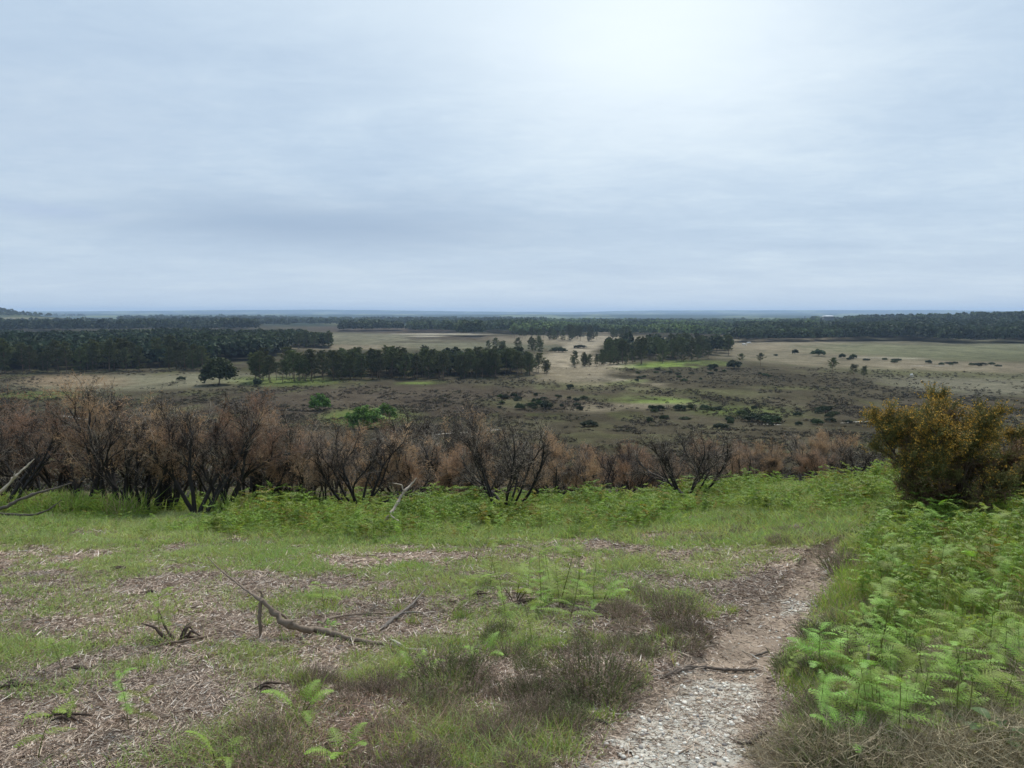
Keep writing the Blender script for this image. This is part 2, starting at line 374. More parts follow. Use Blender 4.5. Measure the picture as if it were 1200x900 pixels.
def paint(x, y, z):
    px, py = project(x, y, z); n = len(x); r = np.hypot(x, y)
    C = np.tile(np.array(HEATH), (n, 1)).astype(float)
    wob = (fbm(x / 22, y / 45, 41, 4) - .5); wob2 = (fbm(x / 6, y / 14, 44, 3) - .5)
    C = C * (1 + 0.9 * wob[:, None]) + np.clip(wob2, 0, 1)[:, None] * np.array([.03, .045, .005]) * 1.6
    vis = (y > 60) & (px > -120) & (px < 1320)
    for cx, cy_, rx, ry, sl, col, soft, stg in PATCH:
        u = (px - cx) / rx; v = (py - cy_ - sl * (px - cx)) / ry
        d = np.sqrt(u * u + v * v) + 0.55 * wob + 0.5 * wob2
        m = (1 - ss(1 - soft, 1 + soft, d)) * stg * vis
        C = C * (1 - m[:, None]) + np.array(col) * (1 + .6 * wob2[:, None] + .5 * wob[:, None]) * m[:, None]
    far = ss(2600, 3600, r)[:, None]; fw = fbm(x / 260, y / 420, 51, 4)[:, None]
    C = C * (1 - far) + far * (np.array(WOODC) * (1 - ss(.55, .62, fw)) + np.array((.13, .15, .07)) * ss(.55, .62, fw))
    near = (1 - ss(13, 22, r))[:, None]
    soil = np.array((.29, .225, .17)) * (0.75 + .6 * fbm(x * 2.3, y * 2.3, 61, 4)[:, None])
    g = green(x, y, px, py)[:, None]
    soil = soil * (1 - .6 * g) + np.array((.15, .19, .07)) * .6 * g
    C = C * (1 - near) + soil * near
    return np.clip(C, .005, .9)
def green(x, y, px=None, py=None):
    """0..1 how grassy the near slope is"""
    if px is None: px, py = project(x, y, H(x, y))
    bias = np.interp(py, [540, 600, 628, 645, 680, 720, 760, 900], [.55, .42, .20, .03, -.02, -.07, -.11, -.13])
    for cx, cy_, rx, ry, s in ((290, 650, 110, 9, .25), (90, 665, 60, 8, .2), (130, 700, 130, 14, .22), (350, 672, 70, 9, .3), (480, 668, 60, 8, .15), (60, 640, 90, 14, .1),
                               (110, 622, 70, 9, -.3), (200, 675, 110, 6, -.3), (430, 650, 90, 9, -.28), (580, 690, 130, 20, -.2), (330, 720, 60, 10, -.15), (800, 690, 120, 16, -.2), (700, 640, 90, 8, -.2),
                               (900, 615, 90, 18, .0), (960, 615, 70, 9, -.15), (760, 770, 60, 20, .15), (630, 820, 25, 35, .25), (690, 850, 14, 18, .2), (780, 640, 160, 12, .12), (740, 830, 60, 60, -.2), (820, 625, 160, 12, -.12), (150, 612, 200, 12, .12), (470, 850, 230, 70, -.22), (250, 860, 120, 40, -.1), (640, 700, 90, 50, -.1)):
        bias = bias + s * np.exp(-(((px - cx) / rx) ** 2 + ((py - cy_) / ry) ** 2))
    right = ss(1.05, 1.5, (x - np.interp(y, PCY, PCX)) / np.interp(y, PCY, PHW)) * (y < PCY[-1] + 3)
    bias = np.maximum(bias, right * .38)
    g = ss(.40, .72, .5 * fbm(x * 1.1, y * 1.1, 71, 3) + .5 * fbm(x * 3.2, y * 3.2, 75, 3) + bias)
    return g * ss(.85, 1.25, path_d(x, y))

# terrain: one sheet, polar grid round the camera's foot, out past the last ridge
i0 = (np.arange(nr - 1)[:, None] * na + np.arange(na)[None, :]); i1 = (np.arange(nr - 1)[:, None] * na + (np.arange(na)[None, :] + 1) % na)
GQ = np.stack([i0, i0 + na, i1 + na, i1], -1).reshape(-1, 4)
GV = np.stack([gx, gy, gz], 1); GV = np.concatenate([GV, [[0, 0, float(H(np.zeros(1), np.zeros(1))[0])]]])
GT = np.stack([np.full(na, na * nr), np.arange(na), (np.arange(na) + 1) % na], 1)
GC = paint(GV[:, 0], GV[:, 1], GV[:, 2])
def ground_mat():
    m = bpy.data.materials.new('heath_ground'); m.use_nodes = True; t = m.node_tree; t.nodes.clear()
    a = N(t, 'ShaderNodeVertexColor', layer_name='Col').outputs[0]
    tcx = N(t, 'ShaderNodeTexCoord'); o = tcx.outputs['Object']
    geo = N(t, 'ShaderNodeNewGeometry')
    ln = N(t, 'ShaderNodeVectorMath', operation='LENGTH'); t.links.new(geo.outputs['Position'], ln.inputs[0])
    nearf = ramp(t, mth(t, 'DIVIDE', ln.outputs['Value'], 100.0, clamp=True), [(.12, 1.0), (.3, 0.0)])
    nf = noise(t, o, 14, 5, .7); nm = noise(t, o, 70, 4, .6)
    fine = mth(t, 'ADD', mth(t, 'MULTIPLY', mth(t, 'SUBTRACT', nf, .5), 2.0), mth(t, 'MULTIPLY', mth(t, 'SUBTRACT', nm, .5), 1.4))
    far1 = noise(t, o, .7, 8, .78); far2 = noise(t, o, .09, 4, .6)
    fr = mth(t, 'ADD', mth(t, 'MULTIPLY', mth(t, 'SUBTRACT', far1, .5), 2.2), mth(t, 'MULTIPLY', mth(t, 'SUBTRACT', far2, .5), 1.1))
    k = mth(t, 'ADD', mth(t, 'MULTIPLY', nearf, fine), mth(t, 'MULTIPLY', mth(t, 'SUBTRACT', 1.0, nearf), fr))
    k = mth(t, 'MAXIMUM', mth(t, 'ADD', k, 1.0), .25)
    vm = N(t, 'ShaderNodeVectorMath', operation='SCALE'); t.links.new(a, vm.inputs[0]); t.links.new(k, vm.inputs[3])
    p = N(t, 'ShaderNodeBsdfPrincipled'); t.links.new(vm.outputs[0], p.inputs['Base Color']); p.inputs['Roughness'].default_value = .95
    p.inputs['Specular IOR Level'].default_value = 0
    bn = N(t, 'ShaderNodeBump'); bn.inputs['Strength'].default_value = .9; bn.inputs['Distance'].default_value = .03
    t.links.new(mth(t, 'MULTIPLY', nf, nearf), bn.inputs['Height'])
    bn2 = N(t, 'ShaderNodeBump'); bn2.inputs['Strength'].default_value = .6; bn2.inputs['Distance'].default_value = .8
    t.links.new(mth(t, 'MULTIPLY', far1, mth(t, 'SUBTRACT', 1.0, nearf)), bn2.inputs['Height']); t.links.new(bn.outputs[0], bn2.inputs['Normal'])
    t.links.new(bn2.outputs[0], p.inputs['Normal'])
    out = N(t, 'ShaderNodeOutputMaterial'); t.links.new(p.outputs[0], out.inputs[0]); return m
tag(mk('ground', GV, GT, GQ, ground_mat(), GC, smooth=True), kind='structure')

# footpath sheet, ragged edge, 6 mm above the ground
step = .025
xs = np.arange(-.9, 5.2, step); ys = np.arange(-1.5, PCY[-1] + .3, step)
XX, YY = np.meshgrid(xs, ys); d = path_d(XX, YY) + 1.1 * (fbm(XX * 3.2, YY * 3.2, 81, 4) - .5) + .5 * (vn(XX * 14, YY * 14, 82) - .5)
keep = d < 1.0
ZZ = H(XX, YY) + .008
chalk = np.zeros_like(XX); ppx, ppy = project(XX, YY, ZZ)
for cx, cy_, rx, ry, s in ((815, 870, 95, 70, .56), (850, 815, 66, 24, .55), (972, 662, 22, 13, .62), (945, 712, 36, 18, .48), (760, 900, 70, 30, .4), (1040, 603, 25, 8, .4), (860, 735, 40, 8, .15)):
    chalk += s * np.exp(-(((ppx - cx) / rx) ** 2 + ((ppy - cy_) / ry) ** 2))
chalk = ss(.66, .84, .50 * fbm(XX * 2.6, YY * 2.6, 83, 4) + .42 * fbm(XX * 9, YY * 9, 84, 4) + chalk * .75)
def chalk_at(x, y):
    ix = np.clip(((x - xs[0]) / step).astype(int), 0, len(xs) - 1); iy = np.clip(((y - ys[0]) / step).astype(int), 0, len(ys) - 1); return chalk[iy, ix]
kk = keep[:-1, :-1] & keep[1:, :-1] & keep[:-1, 1:] & keep[1:, 1:]
iy, ix = np.nonzero(kk); nx = len(xs); q0 = iy * nx + ix
PQ = np.stack([q0, q0 + 1, q0 + nx + 1, q0 + nx], 1)
used, inv = np.unique(PQ, return_inverse=True); PQ = inv.reshape(-1, 4)
PV = np.stack([XX.ravel(), YY.ravel(), ZZ.ravel()], 1)[used]
ck = chalk.ravel()[used][:, None]; tr = fbm(PV[:, 0] * 6, PV[:, 1] * 6, 85, 4)[:, None]
PC = (np.array((.255, .20, .15)) * (.5 + 1.0 * tr)) * (1 - ck) + np.array((.47, .44, .375)) * (.6 + .8 * tr) * ck
M_path = mat('sandy_path_soil', rough=.95, var=0, nscale=45, namt=.55, bump=.008, spec=.1)
tag(mk('path', PV, None, PQ, M_path, PC, smooth=True), kind='structure')

# pale gravel tracks far below
def strip(name, pix, width, col, label):
    pts = []
    for (a, b), (c_, d_) in zip(pix[:-1], pix[1:]):
        for k in np.linspace(0, 1, 14, endpoint=False): pts.append((a + (c_ - a) * k, b + (d_ - b) * k))
    x, y = hit([p[0] for p in pts], [p[1] for p in pts], H)
    c2 = np.stack([x, y], 1); t_ = nrm(np.gradient(c2, axis=0)); nn = np.stack([-t_[:, 1], t_[:, 0]], 1)
    wd = width * (.6 + .8 * fbm(x * .7, y * .7, 91, 3))[:, None] * np.interp(np.arange(len(x)), [0, 4, len(x) - 5, len(x) - 1], [.3, 1, 1, .3])[:, None]
    rows = [c2 + nn * wd * s for s in (-1, -.5, 0, .5, 1)]
    V = []
    for rr in rows: V.append(np.stack([rr[:, 0], rr[:, 1], H(rr[:, 0], rr[:, 1]) + .06], 1))
    V = np.concatenate(V); n = len(x); Q = []
    for s in range(4):
        k = np.arange(n - 1) + s * n; Q.append(np.stack([k, k + 1, k + 1 + n, k + n], 1))
    return tag(mk(name, V, None, np.concatenate(Q), M_path, np.tile(col, (len(V), 1))), label, None, None, 'structure')
GRAV = (.52, .49, .42)
for pix, wd in (([(70, 487), (98, 491), (130, 494)], .9), ([(435, 515), (465, 514)], .5), ([(494, 511), (525, 508), (560, 506), (590, 503)], .4), ([(884, 497), (918, 498)], .6),
                ([(985, 496), (1040, 492)], .55), ([(1085, 500), (1130, 497)], .5), ([(1064, 428.6), (1120, 429)], .8)):
    strip('track', pix, wd, GRAV, None)

# ------------------------------------------------------------------ trees
def cluster(b, c, s, n, q, col, flat=.5):
    """a clump of leaf faces inside an ellipsoid"""
    p = rng.normal(size=(n, 3)); p = nrm(p) * (rng.random((n, 1)) ** .45); p = p * np.array([s, s, s * flat]) + c
    a = nrm(rng.normal(size=(n, 3))); t = nrm(np.cross(a, rng.normal(size=(n, 3))))
    a[:, 2] *= .6; sz = q * (.6 + .8 * rng.random((n, 1)))
    C = np.asarray(col) * (.65 + .7 * rng.random((n, 1)))
    b.add(*quads(p, a * sz, t * sz * .6, C))
PG = np.array((.072, .084, .029))
def make_pine(h=15., bare=.45, spread=3.4, seed=0, dense=1.0, green_=PG, trunkc=(.16, .11, .08)):
    random.seed(seed); global rng; old = rng; rng = np.random.default_rng(seed)
    root = empty('pine_tree'); tb = B(); cb = B()
    lean = np.array([random.gauss(0, .04), random.gauss(0, .04)])
    zt = np.linspace(-.4, h * .93, 9); tp = np.stack([lean[0] * zt + .12 * np.sin(zt * .5 + seed), lean[1] * zt + .1 * np.cos(zt * .6), zt], 1)
    tube(tb, tp, np.linspace(.24, .05, 9) * h / 15, 7, trunkc)
    nl = int(26 * dense)
    for k in range(nl):
        f = bare + (1 - bare) * (k / nl) ** .9; z0 = f * h * .95; p0 = np.array([np.interp(z0, zt, tp[:, 0]), np.interp(z0, zt, tp[:, 1]), z0])
        u = (f - bare) / (1 - bare); rr = spread * (1.0 - .75 * u ** 1.6) * (.55 + .6 * random.random()) * (.75 + .6 * min(1, u * 4))
        a = k * 2.4 + random.random(); d = np.array([math.cos(a), math.sin(a), .25 + .35 * u])
        pts, dd = wander(p0, d, rr, 4, .13, .05)
        tube(tb, pts, np.linspace(.075, .02, 5) * h / 15, 4, np.array(trunkc) * .8)
        for m in range(2 + int(rr > 2)):
            q = pts[-1 - m] + np.array([random.gauss(0, .25), random.gauss(0, .25), .25])
            s = (.75 + .5 * random.random()) * h / 15 * (1.15 if u < .8 else .9)
            cluster(cb, q, s, int(34 * dense), .25 * h / 15, green_ * (.8 + .45 * random.random()), .55)
    cluster(cb, tp[-1] + np.array([0, 0, .4]), 1.0 * h / 15, 40, .2 * h / 15, green_ * 1.1, .7)
    tb.build('trunk', M_ptrunk, root); cb.build('crown', M_pine, root)
    rng = old; return root
def make_round(h=9., wd=4.5, seed=0, col=(.05, .08, .03), name='broadleaf_tree', low=.12, n=70, q=.26):
    global rng; old = rng; rng = np.random.default_rng(seed); random.seed(seed)
    root = empty(name); tb = B(); cb = B(); col = np.array(col)
    tube(tb, wander((0, 0, -.3), (0, 0, 1), h * .6, 5, .06)[0], np.linspace(.22, .06, 6) * h / 10, 7, (.12, .10, .08))
    for k in range(9):
        a = k * 2.4; pts, _ = wander((0, 0, h * (.15 + .04 * k)), (math.cos(a), math.sin(a), .7), wd * .55, 4, .12)
        tube(tb, pts, np.linspace(.08, .02, 5) * h / 10, 4, (.12, .10, .08))
    for k in range(n):
        d = nrm(rng.normal(size=3)); d[2] = abs(d[2]) * 1.0 - .35 * rng.random()
        c0 = d * np.array([wd * .46, wd * .46, h * .46]) * (.55 + .5 * rng.random()) + np.array([0, 0, h * (.5 + low * .2)])
        c0[2] = max(c0[2], h * low + .3) if low > .05 else max((c0[2] - h * .5) * 1.15 + h * .34, .10 * h)
        cluster(cb, c0, .11 * (wd + h) * .6 * (.7 + .5 * rng.random()), 34, q * (wd + h) / 14, col * (.75 + .5 * rng.random()), .75)
    tb.build('trunk', M_ptrunk, root); cb.build('crown', M_leaf, root)
    rng = old; return root
pines = [make_pine(15, .32, 4.3, 11, 1.3), make_pine(15.5, .4, 4.4, 12, 1.2), make_pine(14, .2, 4.2, 13, 1.3), make_pine(16, .26, 4.0, 14, 1.4), make_pine(15, .1, 4.6, 15, 1.5), make_pine(14.5, .06, 4.2, 16, 1.5), make_pine(13, .42, 4.4, 17, 1.2)]
used_p = set()
def place(lst, used_, px=None, py=None, s=1.0, label=None, cat='tree', group=None, idx=None, xy=None, sz=None):
    i = random.randrange(len(lst)) if idx is None else idx
    src = lst[i]
    if id(src) not in used_: o = src; used_.add(id(src))
    else: o = copy_tree(src)
    if xy is None: x, y, z = P(px, py)
    else: x, y = xy; z = float(H(np.array([x]), np.array([y]))[0])
    o.location = (x, y, z - .05 * s); o.rotation_euler = (0, 0, random.random() * 6.28); o.scale = (s, s, s * (sz or 1))
    tag(o, label, cat, group); return o
TREE_AT = []
def grove(n, x0, x1, front, back, label, group, hmin, hmax, idxs, mind=3.5, lead=.5):
    """n pines standing between the front and back base lines (functions of picture x); most near the front edge"""
    got = 0; tries = 0
    while got < n and tries < n * 60:
        tries += 1
        px = random.uniform(x0, x1); f = random.random() ** (1 / lead) if lead < 1 else random.random()
        fb = np.interp(px, *front); bb = np.interp(px, *back); py = fb + (bb - fb) * f
        x, y = hit(px, py, H); x, y = x[0], y[0]
        if any((x - a) ** 2 + (y - b_) ** 2 < mind ** 2 for a, b_ in TREE_AT): continue
        TREE_AT.append((x, y)); i = random.choice(idxs); h = random.uniform(hmin, hmax) / 15. * random.choice([.74, .88, 1, 1.0, 1.12])
        place(pines, used_p, s=h, label=label, group=group, idx=i, xy=(x, y)); got += 1
    return got
random.seed(5)
# the long plantation clump across the valley
grove(30, 288, 402, ([288, 402], [450, 446]), ([285, 395], [443, 438]), 'open crowned pine in the loose end of the long clump', 'pines in the loose end of the long clump', 10.5, 13.5, [0, 1, 2, 6, 4], 4, .8)
grove(76, 396, 612, ([392, 500, 600, 612], [446, 445, 442, 440]), ([392, 612], [432, 430]), 'dark pine packed in the long clump across the valley', 'pines of the long valley clump', 10.5, 13.5, [0, 1, 2, 3, 4, 5], 4.0, .6)
grove(12, 604, 643, ([604, 643], [441, 440]), ([604, 643], [434, 436]), 'short pine on the thin tip of the long valley clump', 'pines at the tip of the long clump', 8, 10.5, [1, 2, 4, 6], 3.5, .8)
grove(10, 572, 634, ([572, 634], [418, 415]), ([572, 634], [411, 410]), 'dark pine standing behind the tip of the long clump', 'pines behind the long clump', 11, 14, [2, 4, 5], 6, 1)
# the clump in the middle of the pale valley
grove(44, 706, 858, ([700, 720, 760, 860], [428, 428, 427, 419]), ([700, 860], [412, 408]), 'tall pine beside the bright green clearing', 'pines beside the green clearing', 11, 15, [0, 2, 3, 4, 5], 5.5, .7)
grove(26, 672, 745, ([672, 745], [431, 427]), ([676, 745], [426, 420]), 'low bushy pine at the clearing clump edge', 'low pines at the edge of the clearing clump', 6, 10, [2, 4, 5], 3.5, .8)
grove(24, 640, 740, ([600, 740], [399, 401]), ([600, 740], [395, 396]), 'tall dark pine at the head of the pale valley', 'pines at the head of the pale valley', 12, 16, [0, 3, 4, 5], 9, .8)
grove(12, 598, 650, ([598, 650], [397, 398]), ([598, 650], [395, 395]), 'thin trunked pine in the row along the valley head', 'pines along the valley head', 11, 14, [0, 1, 3], 9, .8)
# the rounded wood on the tan field and the near edge of the big wood
grove(24, 305, 388, ([305, 388], [409, 409]), ([305, 388], [399, 407]), 'dark tree in the rounded copse on the tan field', 'trees of the rounded copse', 12, 15, [4, 5, 2], 7, .7)
grove(42, -15, 240, ([-15, 240], [438, 434]), ([-15, 240], [433, 429]), 'dense pine edging the broad dark wood', 'pines on the edge of the broad wood', 13, 16, [2, 3, 4, 5], 4.5, .7)
n_pines = len(TREE_AT)
# pines standing alone
for px, py, hp, idx, lb in ((868, 427.5, 15, 6, 'small lone pine beside a taller one at the heath edge'), (891, 428.5, 17, 6, 'lone pine with a flat top, taller of the two at the heath edge'),
                            (975, 439, 19, 1, 'slender lone pine with a round crown on the pale field'), (1001, 443.5, 19, 6, 'wide crowned pine touching its smaller neighbour on the field'),
                            (1012, 445, 16, 0, 'smaller pine touching the wide crowned one on the field'),
                            (300, 448, 34, 0, 'open pine next to the big round tree'), (345, 447, 35, 1, 'tall open pine with bare trunk before the clump')):
    x, y, z = P(px, py); h = hp * y / F
    place(pines, used_p, s=h / 15, label=lb, idx=idx, xy=(x, y), group=None)
x, y, z = P(257, 451)
o = make_round(13.0, 14.5, 51, (.062, .085, .030), 'broadleaf_tree', .03, 170, .30); o.location = (x, y, z); tag(o, 'big round dark green tree standing before the long clump', 'tree')

bushes = [make_round(2.6, 3.4, 60 + k, cc, 'bush', .02, 80, .36) for k, cc in enumerate(((.10, .17, .035), (.032, .048, .022), (.05, .075, .028)))]
used_b = set()
def bush(px, py, wpx, hpx, kind, label, group=None):
    x, y, z = P(px, py); s = max(wpx * y / F / 3.4, .1); o = place(bushes, used_b, s=s, label=label, cat='bush', group=group, idx=kind, xy=(x, y), sz=max(.35, min(2.2, (hpx * y / F / 2.6) / s)))
    return o
for px, py, wp, hp, k, lb in (
    (375, 481, 24, 23, 0, 'bright green bush alone on the dark heath'), (427, 502, 42, 30, 0, 'wide bright green bush behind the scorched gorse'), (453, 492, 26, 22, 0, 'green bush beside the wide bright one'),
    (212, 446, 11, 6, 1, 'small dark bush on the tan ground near the broad wood'), (302, 452, 12, 10, 1, 'dark low bush beside the big round tree'),
    (766, 482, 7, 9, 1, 'tiny dark conifer bush on the tan bank'), (797, 481, 17, 9, 1, 'dark gorse bush beside the tan bank'), (640, 479, 17, 10, 1, 'round dark bush at the end of the gorse row'),
    (609, 480, 13, 9, 2, 'olive bush left of the round dark one'), (625, 477, 9, 6, 1, 'small dark bush between two rounder ones'), (668, 455, 10, 6, 1, 'brown bush by the pale valley grass'),
    (655, 413, 22, 8, 2, 'grey green thicket in the pale valley'), (680, 408, 16, 5, 1, 'low thicket beyond the grey green one'), (959, 417, 18, 9, 2, 'green thicket in the wet line of the pale field'),
    (932, 415, 8, 7, 1, 'small upright bush near the thicket in the field'), (987, 420, 8, 7, 1, 'dark bush between the thickets of the wet line'), (1000, 420, 9, 6, 2, 'rounded bush in the wet line of the field'),
    (1088, 426, 8, 5, 1, 'lone dark bush on the pale field edge'), (1103, 428, 7, 4, 2, 'pale small bush next to the lone dark one'),
    (845, 503, 20, 9, 1, 'dark bush below the heath tongue'), (905, 496, 26, 12, 2, 'wide green gorse behind the track'), (883, 494, 24, 12, 1, 'dark green gorse before the wide one'), (870, 487, 16, 8, 2, 'green gorse on the heath slope'),
    (690, 500, 22, 9, 1, 'dark gorse on the valley floor'), (1150, 428, 14, 4, 1, 'long low thicket across the field'), (1050, 423, 12, 3, 1, 'short dark thicket across the field'),
    (835, 432, 14, 7, 1, 'dark bush at the edge of the green clearing'), (860, 432, 18, 12, 1, 'dark bushy clump under the smaller lone pine')):
    bush(px, py, wp, hp, k, lb)
random.seed(9)
for k in range(34):
    px = random.uniform(760, 1010); py = random.uniform(478, 500); bush(px, py, random.uniform(7, 16), random.uniform(4, 8), random.choice([1, 2, 2]), 'gorse bush scattered below the heath tongue', 'gorse bushes below the heath tongue')
for k in range(26):
    px = random.uniform(585, 690); py = 470 + (px - 585) * .02 + random.uniform(-8, 10); bush(px, py, random.uniform(5, 11), random.uniform(3, 6), random.choice([1, 1, 2]), 'small gorse bush near the pale valley mouth', 'gorse bushes near the valley mouth')
for k in range(16):
    px = random.uniform(905, 1170); py = 417 + (px - 905) * .045 + random.uniform(-1.5, 1.5); bush(px, py, random.uniform(5, 10), random.uniform(2, 4), random.choice([1, 2]), 'low bush in the wet line across the pale field', 'bushes along the wet line')
for k in range(22):
    px = random.uniform(735, 905); py = random.uniform(428, 448); bush(px, py, random.uniform(4, 9), random.uniform(2.5, 4), random.choice([1, 2]), 'low bush scattered round the green clearing', 'bushes round the clearing')

# far woods: one mass each
def lowtree(seed, conif):
    r2 = np.random.default_rng(seed); V = []; C = []
    n = 70
    u = nrm(r2.normal(size=(n, 3))); u[:, 2] = np.abs(u[:, 2]) * 1.1 - .25
    u *= (.72 + .35 * r2.random((n, 1))); c0 = u * np.array([.42, .42, .5]) + np.array([0, 0, .48])
    if conif: c0[:, :2] *= (1.15 - .75 * c0[:, 2:3]).clip(.2, 1.2)
    a = nrm(r2.normal(size=(n, 3))) * .12; t = nrm(np.cross(a, r2.normal(size=(n, 3)))) * .10
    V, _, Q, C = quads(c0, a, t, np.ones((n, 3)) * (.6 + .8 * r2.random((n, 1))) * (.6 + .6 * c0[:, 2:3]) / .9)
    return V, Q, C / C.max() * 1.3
LT = [lowtree(200 + k, k % 2) for k in range(6)]
def wood(name, label, regs, hmin, hmax, cols, spacing=1.0, cat='woodland'):
    b = B(); r2 = np.random.default_rng(abs(hash(label)) % 1000 if False else len(label) * 7 + len(regs))
    for (x0, x1, fr, bk, n) in regs:
        px = r2.uniform(x0, x1, n); fb = np.interp(px, *fr); bb = np.interp(px, *bk)
        # even in picture rows, so the near edge is the densest on the ground
        py = fb + (bb - fb) * r2.random(n)
        x, y = hit(px, py, H); z = H(x, y)
        for i in range(n):
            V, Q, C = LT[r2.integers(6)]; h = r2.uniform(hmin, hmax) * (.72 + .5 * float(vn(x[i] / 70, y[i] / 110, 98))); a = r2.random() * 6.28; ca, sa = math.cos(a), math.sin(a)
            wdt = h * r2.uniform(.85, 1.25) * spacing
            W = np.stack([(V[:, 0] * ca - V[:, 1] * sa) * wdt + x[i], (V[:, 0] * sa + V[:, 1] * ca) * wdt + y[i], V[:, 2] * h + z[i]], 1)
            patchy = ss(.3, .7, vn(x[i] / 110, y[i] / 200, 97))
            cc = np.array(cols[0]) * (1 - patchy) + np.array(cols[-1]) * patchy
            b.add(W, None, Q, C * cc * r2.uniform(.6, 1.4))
    return tag(b.build(name, M_wood), label, cat, None, 'stuff')
DK = (.042, .056, .022); DB = (.056, .070, .028); LG = (.15, .20, .06); MG = (.075, .10, .04)
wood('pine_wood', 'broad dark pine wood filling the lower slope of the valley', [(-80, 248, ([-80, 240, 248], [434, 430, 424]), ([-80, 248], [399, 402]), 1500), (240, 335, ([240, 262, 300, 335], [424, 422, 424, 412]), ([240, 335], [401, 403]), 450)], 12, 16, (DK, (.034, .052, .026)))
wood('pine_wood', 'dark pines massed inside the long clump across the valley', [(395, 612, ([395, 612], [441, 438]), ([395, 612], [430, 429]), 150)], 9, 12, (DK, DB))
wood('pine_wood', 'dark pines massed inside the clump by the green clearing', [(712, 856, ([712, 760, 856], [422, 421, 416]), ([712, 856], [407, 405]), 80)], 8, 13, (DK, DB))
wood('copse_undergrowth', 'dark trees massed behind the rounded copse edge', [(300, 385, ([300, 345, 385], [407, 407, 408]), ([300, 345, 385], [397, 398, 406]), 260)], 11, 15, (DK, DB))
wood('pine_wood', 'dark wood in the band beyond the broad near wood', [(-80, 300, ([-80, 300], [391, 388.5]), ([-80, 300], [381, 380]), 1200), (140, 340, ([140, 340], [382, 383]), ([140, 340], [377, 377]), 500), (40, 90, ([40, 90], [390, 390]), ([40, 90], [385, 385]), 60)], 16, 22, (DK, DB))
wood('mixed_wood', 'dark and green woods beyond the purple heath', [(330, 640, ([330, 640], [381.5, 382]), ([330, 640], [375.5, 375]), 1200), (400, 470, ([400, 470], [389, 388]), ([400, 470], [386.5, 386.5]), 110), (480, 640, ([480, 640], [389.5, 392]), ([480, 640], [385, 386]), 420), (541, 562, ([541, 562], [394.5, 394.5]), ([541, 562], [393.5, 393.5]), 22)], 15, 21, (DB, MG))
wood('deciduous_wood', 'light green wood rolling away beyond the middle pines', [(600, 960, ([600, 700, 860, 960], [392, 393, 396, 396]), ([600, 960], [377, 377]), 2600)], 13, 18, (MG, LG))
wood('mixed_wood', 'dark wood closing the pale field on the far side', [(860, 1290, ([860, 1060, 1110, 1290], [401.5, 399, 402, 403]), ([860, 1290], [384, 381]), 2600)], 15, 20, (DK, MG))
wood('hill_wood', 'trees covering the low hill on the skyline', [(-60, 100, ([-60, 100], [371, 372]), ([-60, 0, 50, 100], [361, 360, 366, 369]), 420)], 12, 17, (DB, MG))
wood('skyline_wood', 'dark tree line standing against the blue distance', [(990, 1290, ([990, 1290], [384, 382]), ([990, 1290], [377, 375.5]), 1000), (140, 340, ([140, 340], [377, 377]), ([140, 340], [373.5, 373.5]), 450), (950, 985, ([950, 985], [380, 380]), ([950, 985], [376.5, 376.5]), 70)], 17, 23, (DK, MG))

# far barn and mast
def box(b, c_, s, C=(1, 1, 1)):
    o = np.array([(x, y, z) for z in (-.5, .5) for y in (-.5, .5) for x in (-.5, .5)]) * np.array(s) + np.array(c_)
    b.add(o, None, [[0, 2, 3, 1], [4, 5, 7, 6], [0, 1, 5, 4], [2, 6, 7, 3], [0, 4, 6, 2], [1, 3, 7, 5]], C)
x, y = hit(970, 381, H); x, y = x[0], y[0]; z = float(H(np.array([x]), np.array([y]))[0]) + 14
barn = empty('barn', (x, y, z)); s = y / F
b = B(); box(b, (0, 0, -4), (10.5 * s, 14, 20), (.10, .11, .11)); b.build('wall', M_roof, barn)
b = B(); L_, Wd = 5.6 * s, 8.2; b.add([(-L_, -Wd, 6), (L_, -Wd, 6), (L_, 0, 9.2), (-L_, 0, 9.2), (-L_, Wd, 6), (L_, Wd, 6)], [[0, 3, 4], [1, 5, 2]], [[0, 1, 2, 3], [3, 2, 5, 4], [0, 4, 5, 1]], (.62, .64, .64)); b.build('roof', M_roof, barn)
tag(barn, 'long low building with a pale roof among far trees', 'building')
x, y = hit(943, 380, H); x, y = x[0], y[0]; z = float(H(np.array([x]), np.array([y]))[0]); s = y / F
b = B()
for k in range(4): a = k * math.pi / 2; tube(b, [(x + 1.8 * math.cos(a), y + 1.8 * math.sin(a), z - 1), (x + .9 * math.cos(a), y + .9 * math.sin(a), z + 9.5 * s)], .35, 5, (.09, .10, .11))
for k in range(9): box(b, (x, y, z + 3 + k * (9 * s - 3) / 9), (2.4, 2.4, .4), (.09, .10, .11))
tag(b.build('lattice_mast', M_roof), 'thin dark mast rising above the far wood', 'mast')

